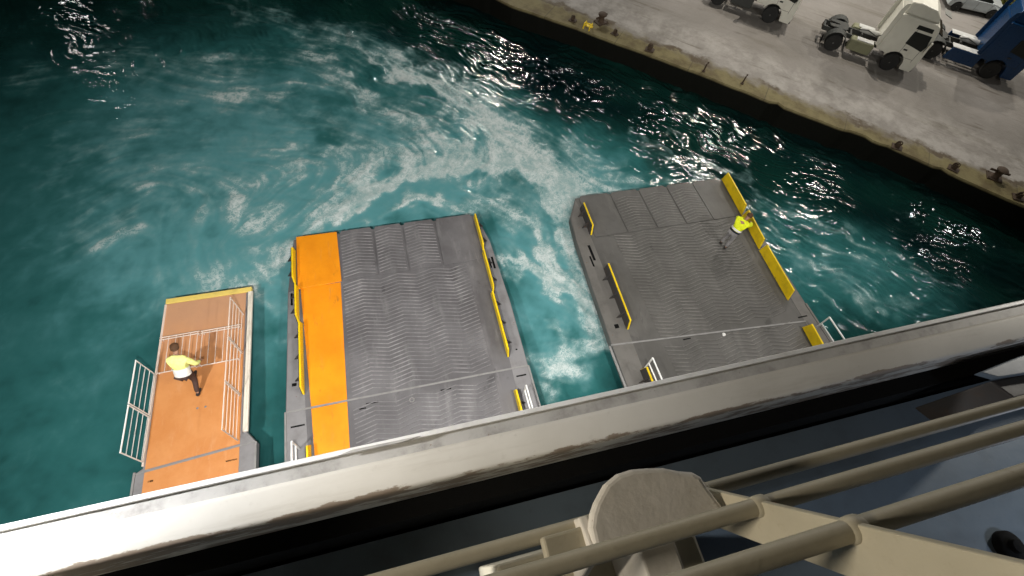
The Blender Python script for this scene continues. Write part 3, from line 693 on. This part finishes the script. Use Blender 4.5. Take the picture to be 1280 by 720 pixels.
# --- right ramp
e2 = ramp_empty('vehicle_ramp',10.6,'dark grey brown vehicle ramp where a worker leans over the yellow side kerb','ramp','vehicle ramps lowered from the ferry stern')
def X2(x): return x-10.6
dp = [(X2(6.40),-4.7),(X2(14.66),-4.7),(X2(14.68),.4),(X2(14.74),4.6),(X2(14.70),7.2),(X2(7.42),7.2),(X2(6.86),6.2),(X2(6.72),4.98),(X2(6.50),.3)]
MB().prism(dp,-.34,-.004).build('deck_plate', M['deck_brown'], e2, .02)
MB().prism([(X2(6.44),-4.6),(X2(7.14),-4.6),(X2(7.30),.8),(X2(7.42),6.6),(X2(7.40),7.1),(X2(6.90),6.1),(X2(6.75),4.98),(X2(6.53),.3)],-.003,.004).build('margin', M['margin_brown'], e2)
MB().prism([(X2(14.0),-4.6),(X2(14.62),-4.6),(X2(14.64),.4),(X2(14.70),4.6),(X2(14.66),7.1),(X2(14.64),7.1),(X2(14.2),.6)],-.003,.004).build('margin', M['margin_brown'], e2)
for a,b in ((-4.4,-.15),(.25,4.95)): chevrons(X2(8.36),8,.66,a,b,.15,.15,None,-1).build('tread_bars', M['tread_brown'], e2)
xs = [7.55,9.0,10.35,11.7,13.0,14.4]
for i,(a,b) in enumerate(zip(xs,xs[1:])):
    f = MB().prism([(X2(a)+.02,5.02),(X2(b)-.02,5.04),(X2(b)-.02,7.1),(X2(b)-.12,7.26),(X2(a)+.1,7.25),(X2(a)+.02,7.1)],-.003,.022).build('tip_flap', M['deck_brown'], e2, .006)
    if i in (1,2,3):
        c = chevrons(X2(a)+.06,2,(b-a-.14)/2,5.2,7.0,.15,.14); c.v = [(x,y,z+.0215) for x,y,z in c.v]; c.build('tread_bars', M['tread_brown'], f)
MB().prism([(X2(6.48),.30),(X2(14.2),-.28),(X2(14.2),-.22),(X2(6.48),.36)],.004,.018).build('hinge_line', M['light_line'], e2, .004)
MB().box(X2(6.37),X2(6.45),-4.6,.3,-.02,.03).build('edge_strip', M['light_line'], e2, .006)
MB().box(X2(14.62),X2(14.70),-4.6,.45,-.02,.03).build('edge_strip', M['margin_brown'], e2, .006)
def kerb2(xa, xb, y0, y1, inner, h=.5):
    k = kerb(e2, 0, 0, y1-y0, inner, h); k.location = (X2(xa),y0,0); k.rotation_euler = (0,0,-math.atan2(xb-xa,y1-y0)); return k
kerb2(14.02,14.16,.72,3.15,-1,.54); kerb2(14.18,14.36,3.2,5.0,-1,.54); kerb2(14.38,14.55,5.05,7.2,-1,.54); kerb2(13.62,13.92,-4.2,-.45,-1,.5)
kerb2(7.30,7.40,.78,3.5,1); kerb2(7.43,7.46,5.15,6.6,1); kerb2(7.10,7.18,-4.3,-.75,1)
gate(e2,X2(14.32),-4.5,-.62,.92); gate(e2,X2(7.34),-4.3,-.72,.8)
slots(e2,[(X2(7.15),4.3,.10,.75),(X2(7.02),3.9,.07,.5),(X2(6.95),1.0,.16,.16),(X2(14.45),4.4,.08,.6),(X2(14.5),1.3,.1,.2),(X2(14.2),-.05,.4,.05),(X2(9.3),.0,.3,.04)])
MB().lathe([(.07,0),(.07,.02),(.04,.05),(0,.055)],(X2(10.75),-.12,0),'z',14).build('deck_stud', M['white'], e2, smooth=True)

# --- passenger gangway on the left
e3 = ramp_empty('passenger_gangway',-6.65,'narrow worn orange passenger gangway with white railings beside the wide ramps','gangway')
def X3(x): return x+6.65
MB().prism([(X3(-8.18),-4.7),(X3(-5.06),-4.7),(X3(-5.06),-.45),(X3(-5.36),-.05),(X3(-5.38),5.0),(X3(-7.98),5.0),(X3(-8.0),-.55),(X3(-8.17),-.65)],-.30,-.004).build('deck_plate', M['margin'], e3, .02)
MB().prism([(X3(-7.92),-4.6),(X3(-5.52),-4.6),(X3(-5.50),-.48),(X3(-7.93),-.66)],-.003,.008).build('walkway_surface', M['worn_orange'], e3)
MB().prism([(X3(-7.93),-.60),(X3(-5.50),-.42),(X3(-5.50),4.86),(X3(-7.97),4.86)],-.003,.008).build('walkway_surface', M['worn_orange'], e3)
MB().box(X3(-8.0),X3(-5.32),4.87,5.06,-.1,.05).build('tip_strip', M['pale_yellow'], e3, .015)
MB().box(X3(-5.42),X3(-5.27),-.1,4.85,-.02,.08).build('side_beam', M['pale_cream'], e3, .02)
MB().box(X3(-8.02),X3(-7.96),-.5,4.85,-.02,.04).build('side_strip', M['pink_white'], e3, .01)
MB().prism([(X3(-8.15),-.70),(X3(-5.07),-.47),(X3(-5.07),-.43),(X3(-8.15),-.66)],.009,.022).build('hinge_line', M['light_line'], e3, .004)
MB().box(X3(-8.21),X3(-8.15),-4.6,-.62,-.02,.03).build('edge_strip', M['light_line'], e3, .006)
MB().box(X3(-5.09),X3(-5.03),-4.6,-.45,-.02,.03).build('edge_strip', M['light_line'], e3, .006)
def railing(x, y0, y1, h, mat, n=5, panels=2):
    for k in range(panels):
        a = y0+(y1-y0)*k/panels+.03; b = y0+(y1-y0)*(k+1)/panels-.03
        m = MB()
        for i in range(n): 
            z = .14+(h-.14)*i/(n-1); m.tube((x,a,z),(x,b,z),.020 if i==n-1 else .012,8)
        for y in (a,b): m.tube((x,y,-.02),(x,y,h+.02),.019,8)
        m.build('railing', mat, e3, smooth=True)
railing(X3(-7.98),-.42,2.30,1.12,M['white'])
railing(X3(-5.55),-.35,4.0,1.12,M['pink_white'],5,3)
# pair of gate leaves laid across the deck
for a,b in ((-7.95,-6.80),(-6.76,-5.58)):
    m = MB(); z = .16
    for y in (2.25,3.42,3.50): m.tube((X3(a),y,z),(X3(b),y+.02,z),.019,8)
    for i in range(6):
        x = a+.05+(b-a-.1)*i/5; m.tube((X3(x),2.25,z),(X3(x),3.5,z),.012,7)
    for x in (a+.05,b-.05): m.tube((X3(x),2.3,0),(X3(x),2.3,z),.02,6); m.tube((X3(x),3.45,0),(X3(x),3.45,z),.02,6)
    m.build('folded_gate', M['pink_white'], e3, smooth=True)
for x in (-6.72,-6.50):
    MB().lathe([(.032,0),(.032,.012),(.02,.02),(0,.022)],(X3(x),.93,.008),'z',10).build('deck_stud', M['light_line'], e3)
slots(e3,[(X3(-5.7),-.85,.3,.04),(X3(-7.75),-.95,.14,.05),(X3(-5.36),3.55,.10,.10),(X3(-5.36),1.9,.10,.10)])

# ------------------------------------------------------------------ PEOPLE
def skin(name, V, E, rad, mat, parent, root=0, sub=1):
    me = bpy.data.meshes.new(name); me.from_pydata(V,E,[]); me.update()
    o = bpy.data.objects.new(name, me); COL.objects.link(o)
    sm = o.modifiers.new('skin','SKIN'); sm.use_smooth_shade = True
    for i, r in enumerate(rad):
        rr = r if isinstance(r, tuple) else (r,r)
        me.skin_vertices[0].data[i].radius = rr; me.skin_vertices[0].data[i].use_root = (i == root)
    ss = o.modifiers.new('sub','SUBSURF'); ss.levels = ss.render_levels = sub
    dg = bpy.context.evaluated_depsgraph_get(); m2 = bpy.data.meshes.new_from_object(o.evaluated_get(dg))
    m2.name = name; o.modifiers.clear(); o.data = m2; bpy.data.meshes.remove(me)
    m2.materials.clear(); m2.materials.append(mat)
    for p in m2.polygons: p.use_smooth = True
    o.parent = parent; return o
def lerp(a,b,t): return tuple(a[i]+(b[i]-a[i])*t for i in range(3))
def person(loc, rz, label, J, jacket, trouser, band, hairm, scale=1.0):
    """J: joints in local space, facing +y"""
    e = empty('person', loc, (0,0,rz), (scale,)*3); tag(e, label, 'person')
    V = []; E = []; Rr = []
    def add(p, r, prev=None):
        V.append(tuple(p)); Rr.append(r); i = len(V)-1
        if prev is not None: E.append((prev,i))
        return i
    pel = add(J['pelvis'],(.15,.12)); wa = add(lerp(J['pelvis'],J['chest'],.45),(.14,.11),pel); ch = add(J['chest'],(.17,.125),wa)
    nb = add(lerp(J['chest'],J['head'],.42),.07,ch); nk = add(lerp(J['chest'],J['head'],.62),.06,nb)
    hd = Vector(J['head']); up = (hd-Vector(J['chest'])).normalized()
    h1 = add(hd-up*.03,.085,nk); h2 = add(hd+up*.06,.095,h1); h3 = add(hd+up*.12,.07,h2)
    for s in ('l','r'):
        sh = add(J['sh_'+s],.075,ch); el = add(J['el_'+s],.052,sh); wr = add(J['wr_'+s],.036,el)
        d = (Vector(J['wr_'+s])-Vector(J['el_'+s])).normalized(); side = d.cross(Vector((0,0,1))); 
        side = side.normalized() if side.length > .1 else Vector((1,0,0))
        pm = add(Vector(J['wr_'+s])+d*.06,.036,wr)
        for k,(o,L) in enumerate(((-.030,.072),(-.010,.085),(.010,.080),(.028,.062))):
            b = Vector(J['wr_'+s])+d*.09+side*o; f1 = add(b,.0105,pm); f2 = add(b+d*L*.55+Vector((0,0,-.012)),.0095,f1); add(b+d*L*.9+Vector((0,0,-.035)),.0075,f2)
        t1 = add(Vector(J['wr_'+s])+d*.045+side*.045,.012,pm); add(Vector(J['wr_'+s])+d*.085+side*.062,.009,t1)
        hp = add(J['hip_'+s],.095,pel); kn = add(J['kn_'+s],.062,hp); an = add(J['an_'+s],.045,kn); 
        fd = Vector(J['toe_'+s])-Vector(J['an_'+s]); add(Vector(J['an_'+s])+fd*.5,.045,an)
    body = skin('body', V, E, Rr, M['skin'], e, 0, 1)
    # face: nose, eyes, ears
    fw = Vector(J['face']).normalized(); sd = fw.cross(up).normalized(); hc = hd+up*.05
    fm = MB(); fm.lathe([(0,-.018),(.014,-.008),(.016,.012),(0,.02)],tuple(hc+fw*.098-up*.01),'z',8)
    for k in (-1,1): fm.lathe([(0,-.035),(.012,-.02),(.014,.02),(0,.035)],tuple(hc+sd*k*.098),'z',8)
    fm.build('face_features', M['skin'], e, smooth=True)
    em = MB()
    for k in (-1,1): em.lathe([(0,-.012),(.011,-.004),(.011,.004),(0,.012)],tuple(hc+fw*.090+sd*k*.034+up*.02),'z',8)
    em.build('eyes', M['boot'], e, smooth=True)
    # hair cap
    n = 12; vs = []; fs = []
    hb = MB()
    rings = [(.112,-.015),(.116,.03),(.106,.075),(.075,.112),(.03,.13)]
    for r, z in rings:
        for i in range(n):
            a = 2*math.pi*i/n; dirv = sd*math.cos(a)+fw*math.sin(a); lift = .045 if math.sin(a) > .45 and z < .05 else 0
            vs.append(tuple(hc+dirv*r*(1+.05*random.uniform(-1,1))-fw*.012+up*(z+lift)))
    for j in range(len(rings)-1):
        for i in range(n): fs.append((j*n+i,j*n+(i+1)%n,(j+1)*n+(i+1)%n,(j+1)*n+i))
    fs.append(tuple(range((len(rings)-1)*n,len(rings)*n))); hb.add(vs,fs); hb.build('hair', hairm, e, smooth=True)
    # jacket: torso and sleeves
    V2 = []; E2 = []; R2 = []
    def a2(p, r, prev=None):
        V2.append(tuple(p)); R2.append(r); i = len(V2)-1
        if prev is not None: E2.append((prev,i))
        return i
    c0 = a2(lerp(J['pelvis'],J['chest'],-.02),(.195,.155)); c1 = a2(lerp(J['pelvis'],J['chest'],.4),(.20,.165),c0); c2 = a2(J['chest'],(.225,.18),c1); c3 = a2(lerp(J['chest'],J['head'],.40),.085,c2)
    for s in ('l','r'):
        s1 = a2(J['sh_'+s],.10,c2); s2 = a2(J['el_'+s],.075,s1); a2(lerp(J['el_'+s],J['wr_'+s],.88),.056,s2)
    jk = skin('jacket', V2, E2, R2, jacket, e, 0, 2)
    # reflective band round the waist
    ax = (Vector(J['chest'])-Vector(J['pelvis'])).normalized(); rt = Vector((1,0,0)); rt = (rt-ax*rt.dot(ax)).normalized(); fr = ax.cross(rt)
    for t, hh, mt, nm in band:
        c = Vector(lerp(J['pelvis'],J['chest'],t)); vs = []; n = 20
        for z in (-hh/2,hh/2):
            for i in range(n):
                a = 2*math.pi*i/n; vs.append(tuple(c+rt*math.cos(a)*.222+fr*math.sin(a)*.19+ax*z))
        MB().add(vs,[(i,(i+1)%n,(i+1)%n+n,i+n) for i in range(n)]).build(nm, mt, jk, smooth=True)
    # trousers
    V2 = []; E2 = []; R2 = []
    p0 = a2(J['pelvis'],(.165,.135))
    for s in ('l','r'):
        s1 = a2(J['hip_'+s],.115,p0); s2 = a2(J['kn_'+s],.085,s1); a2(lerp(J['kn_'+s],J['an_'+s],.92),.068,s2)
    skin('trousers', V2, E2, R2, trouser, e, 0, 1)
    for s in ('l','r'):
        an, toe = Vector(J['an_'+s]), Vector(J['toe_'+s]); hl = an+(an-toe)*.28; hl.z = toe.z
        skin('boot', [tuple(an+Vector((0,0,.06))),tuple(an-Vector((0,0,.035))),tuple(lerp(an,toe,.55)),tuple(toe),tuple(hl)], [(0,1),(1,2),(2,3),(1,4)], [.06,.058,.052,.042,.05], M['boot'], e, 1, 1)
    return e
# worker walking along the gangway, seen from behind and above, bent forward
J1 = dict(pelvis=(0,.12,.92),chest=(-.02,.40,1.31),head=(-.05,.62,1.55),face=(-.25,.9,-.2),
  sh_l=(-.24,.38,1.36),sh_r=(.22,.38,1.36),el_l=(-.34,.40,1.05),el_r=(.36,.36,1.07),wr_l=(-.33,.56,.84),wr_r=(.34,.54,.88),
  hip_l=(-.10,.12,.86),hip_r=(.10,.12,.86),kn_l=(-.12,.40,.50),kn_r=(.12,.12,.48),an_l=(-.12,.36,.10),an_r=(.13,-.22,.12),toe_l=(-.13,.56,.05),toe_r=(.14,-.02,.04))
person((-6.80,6.60,.55),R(-10),'worker in yellow and white high visibility jacket and dark trousers walking on the orange gangway',J1,M['hivis_pale'],M['trouser_dark'],[(.24,.26,M['reflective'],'reflective_band')],M['hair'])
# worker at the right kerb, leaning towards the water
J2 = dict(pelvis=(0,.03,.95),chest=(0,.20,1.38),head=(.02,.34,1.65),face=(.1,.9,-.4),
  sh_l=(-.22,.20,1.42),sh_r=(.22,.20,1.42),el_l=(-.30,.48,1.18),el_r=(.28,.54,1.22),wr_l=(-.20,.74,1.02),wr_r=(.18,.80,1.10),
  hip_l=(-.10,.03,.88),hip_r=(.10,.03,.88),kn_l=(-.12,.08,.48),kn_r=(.12,.03,.48),an_l=(-.13,-.02,.10),an_r=(.13,-.10,.10),toe_l=(-.15,.17,.04),toe_r=(.16,.10,.04))
person((12.72,8.66,.455),R(-62),'worker in yellow vest and grey trousers leaning towards the yellow kerb of the right ramp',J2,M['hivis'],M['trouser_grey'],[(.10,.07,M['belt'],'belt'),(.30,.08,M['reflective'],'reflective_band')],M['hair'])

# ------------------------------------------------------------------ FERRY
XA, XB = -13., 21.
e = empty('ferry_hull',(0,0,0)); tag(e,'ferry stern with a dark blue grey deck behind the railing','ferry')
MB().box(XA,XB,-9,.22,-2,H-2.9).build('transom', M['hull'], e)
for x0,x1 in ((-8.3,-4.95),(-4.4,3.6),(6.2,14.9)): MB().box(x0,x1,.225,.24,.75,5.2).build('stern_opening', M['opening'], e)
MB().box(XA,XB,-9,.20,H-2.72,H-2.6).build('deck_plating', M['deck_blue'], e)
MB().box(XA,XB,.22,.455,H-3.4,H-2.23).build('gap_blackout', M['black'], e)  # black box added to keep the gap behind the beam dark
MB().box(XA,XB,-9.2,-9,H-2.6,H+2.2).build('bulkhead', M['hull'], e)

e = empty('deck_edge_beam',(0,0,H)); tag(e,'long rounded beige steel beam with white lip running along the deck edge','beam')
MB().prism([(.405,-2.22),(.405,-1.892),(.398,-1.888),(.388,-1.888),(.305,-1.912),(.295,-1.918),(.289,-1.930),(.288,-1.945),(.290,-2.18),(.31,-2.22)],XA,XB,'x').build('beam_face', M['beam'], e, smooth=True)
MB().prism([(.4052,-1.915),(.4535,-1.905),(.4535,-2.2),(.4052,-2.2)],XA,XB,'x').build('beam_cap', M['beam_cap'], e)
MB().prism([(.4538,-1.888),(.472,-1.886),(.476,-1.90),(.476,-2.2),(.4538,-2.2)],XA,XB,'x').build('beam_lip', M['beam_lip'], e, .003)
MB().prism([(-.30,.462),(-.05,.458),(-.12,.450),(-.35,.452)],-1.884,-1.876).build('loose_strip', M['beam_cap'], e)

e = empty('guard_rail',(0,0,H)); tag(e,'cream painted ship guard rail of round bars close to the camera','railing')
def yo(d): return -.0235+(1.0-d)*(-.268)*-1*1.0 if False else -.030+(d-1.0)*.262       # outboard edge of the stanchion at depth d
for d in (1.22,1.005,.785): MB().tube((-4,yo(d)-.012,-d),(5,yo(d)-.012,-d),.0172,16).build('bar', M['cream'], e, smooth=True)
MB().tube((-4,yo(.42)-.03,-.42),(5,yo(.42)-.03,-.42),.024,16).build('top_rail', M['cream'], e, smooth=True)
def plate(x):
    w = .098
    MB().prism([(yo(1.30),-1.30),(yo(1.30)-w*.9,-1.30),(yo(.42)-w,-.42),(yo(.42),-.42)],x-.007,x+.007,'x').build('stanchion', M['cream'], e, .003)
    for d in (1.22,1.005,.785):
        MB().lathe([(.0172,-.016),(.0205,-.011),(.0212,0),(.0205,.011),(.0172,.016)],(x,yo(d)-.012,-d),'x',16).build('weld_bead', M['cream'], e, smooth=True)
for x in (.614,-1.6,4.4): plate(x)
# rounded foot bracket of the near stanchion
out = [(.285,-.05),(.289,.004),(.302,.030),(.318,.050),(.352,.080),(.387,.094),(.423,.0955),(.46,.090),(.497,.082),(.531,.067),(.560,.058),(.576,.044),(.580,.024),(.60,-.037),(.50,-.046),(.40,-.044),(.33,-.047)]
def bracket(x0, nm='foot_bracket'):
    o2 = [(a+x0,b) for a,b in out]
    b = MB().prism(o2,-1.155,-1.115).build(nm, M['cover'], e, .012, seg=3)
    l = MB().prism([(-.052,-1.13),(-.025,-1.125),(.004,-1.14),(.03,-1.15),(.03,-1.42),(-.12,-1.42)],x0+.279,x0+.300,'x').build('flange', M['cover'], b, .005)
    MB().prism([(x0+.385,-1.14),(x0+.47,-1.14),(x0+.50,-1.44),(x0+.40,-1.44)],-.13,-.05,'y').build('leg', M['cover'], b, .006)
    MB().prism([(x0+.18,-1.36),(x0+.30,-1.36),(x0+.30,-1.44),(x0+.16,-1.44)],-.14,-.06,'y').build('leg', M['cream'], b, .006)
    MB().box(x0+.19,x0+.29,-.035,.012,-1.20,-1.155).build('clamp', M['cream'], b, .006)
    return b
bracket(0)
# mounting of the stanchion feet on the deck
for x in (.45,-1.76): MB().box(x-.35,x+.2,-.16,-.02,-2.6,-1.42).build('foot_box', M['cream'], e, .01)

e = empty('fairlead_bracket',(0,0,H)); tag(e,'blue grey fitting with dark underside in the gutter by the right end of the beam','bracket')
MB().prism([(2.62,.20),(2.70,.155),(3.4,.10),(3.6,.18),(3.4,.24),(2.9,.225)],-2.03,-1.99).build('top_plate', M['deck_blue'], e, .006)
MB().prism([(2.70,.152),(2.76,.05),(3.4,.04),(3.5,.12),(3.2,.14)],-2.5,-2.035).build('body', M['dark'], e, .01)
e = empty('deck_drain_cap',(2.82,-.60,H-2.6)); tag(e,'round black cap on the blue grey deck in the lower right corner','cap')
MB().lathe([(.075,0),(.075,.03),(.06,.045),(0,.05)],(0,0,0),'z',24).build('rim', M['black'], e, smooth=True)
MB().lathe([(.035,.047),(.03,.07),(0,.075)],(0,0,0),'z',16).build('knob', M['black'], e, smooth=True)

# ------------------------------------------------------------------ LIGHT
def spot(name, loc, to, power, col, size=120, blend=.7, rad=.18):
    l = bpy.data.lights.new(name,'SPOT'); l.energy = power; l.color = col; l.spot_size = R(size); l.spot_blend = blend; l.shadow_soft_size = rad
    o = bpy.data.objects.new(name, l); COL.objects.link(o); o.location = loc
    o.rotation_euler = (Vector(to)-Vector(loc)).to_track_quat('-Z','Y').to_euler(); return o
def point(name, loc, power, col, rad=.1):
    l = bpy.data.lights.new(name,'POINT'); l.energy = power; l.color = col; l.shadow_soft_size = rad
    o = bpy.data.objects.new(name, l); COL.objects.link(o); o.location = loc; return o
CW = (1.0,.97,.92)
spot('stern_floodlight',(-8.5,.60,12.6),(-5.5,9,0),5600,CW,125,.8)
spot('stern_floodlight',(-2.0,.60,12.6),(-.5,11,0),5200,CW,125,.8)
spot('stern_floodlight',(5.0,.60,12.6),(4,11,0),3600,CW,120,.8)
spot('stern_floodlight',(15.2,.60,12.4),(12.5,9,0),3200,CW,115,.8)
spot('beam_light',(-2.45,.72,H-1.14),(-2.45,.721,H-5),620,(.97,.98,1),166,.12,.06)
spot('beam_light',(5.6,.72,H-1.14),(5.6,.721,H-5),260,(1,.95,.86),166,.12,.06)  # unseen light added to brighten the right end of the beam
point('deck_lamp',(3.35,-1.1,H-1.85),20,(.72,.82,1.0),.08)
spot('stanchion_fill',(-2.4,.12,H-.36),(.6,-.05,H-.95),235,(1,.90,.74),68,.5,.12)  # unseen fill spot added to lift the stanchion face, grazing the bars
QW = (1.0,.93,.82)
for p,to,pw in (((13.5,44,15),(13,27,1),10500),((27,26,20),(26.5,18,1),9500),((39,24,14),(31,15,1),3600)):
    spot('quay_floodlight', p, to, pw, QW, 84 if p[2] > 18 else 140, .6, .3)
for x,y in ((8,50),(12,45),(17,40.5),(21,36),(26,31.5),(30.5,28),(36,21),(42,13),(-24,47)):
    point('glint_lamp',(x,y,12.5),1000 if x > 0 else 380,(1,1,.98),.22)  # unseen lamps added to strike glints on the water
spot('lorry_fill',(9,-1.5,24),(28,19,1.5),5000,(1,.97,.9),44,.9,.3)  # unseen fill spot added from the ship side to brighten the lorries
# night sky
w = bpy.data.worlds.new('World'); SC.world = w; w.use_nodes = True
sk = w.node_tree.nodes.new('ShaderNodeTexSky'); sk.sky_type = 'NISHITA'; sk.sun_disc = False; sk.sun_elevation = R(4); sk.sun_rotation = R(60)
bg = w.node_tree.nodes['Background']; w.node_tree.links.new(sk.outputs[0], bg.inputs[0]); bg.inputs[1].default_value = .0025
sl = bpy.data.lights.new('moon','SUN'); sl.energy = .004; sl.angle = R(.5); so = bpy.data.objects.new('moon', sl); COL.objects.link(so); so.rotation_euler = (R(40),0,R(60))

# ------------------------------------------------------------------ CAMERA
ax, ay, az = (.96562744,-.1592258,.20545265), (-.23984458,-.85047616,.46815049), (.10019094,-.50133566,-.85943256)
right = Vector((ax[0],ay[0],az[0])); up = -Vector((ax[1],ay[1],az[1])); back = -Vector((ax[2],ay[2],az[2]))
mt = Matrix((right,up,back)).transposed().to_4x4(); mt.translation = (0,0,H)
cd = bpy.data.cameras.new('camera'); cd.sensor_width = 36; cd.lens = 36*600/1280; cd.clip_start = .05; cd.clip_end = 600
cam = bpy.data.objects.new('camera', cd); COL.objects.link(cam); cam.matrix_world = mt; SC.camera = cam
SC.view_settings.view_transform = 'Standard'; SC.view_settings.look = 'None'; SC.view_settings.exposure = 0; SC.view_settings.gamma = 1
SC.render.engine = 'CYCLES'; SC.cycles.use_denoising = True; SC.cycles.max_bounces = 5; SC.cycles.sample_clamp_indirect = 4
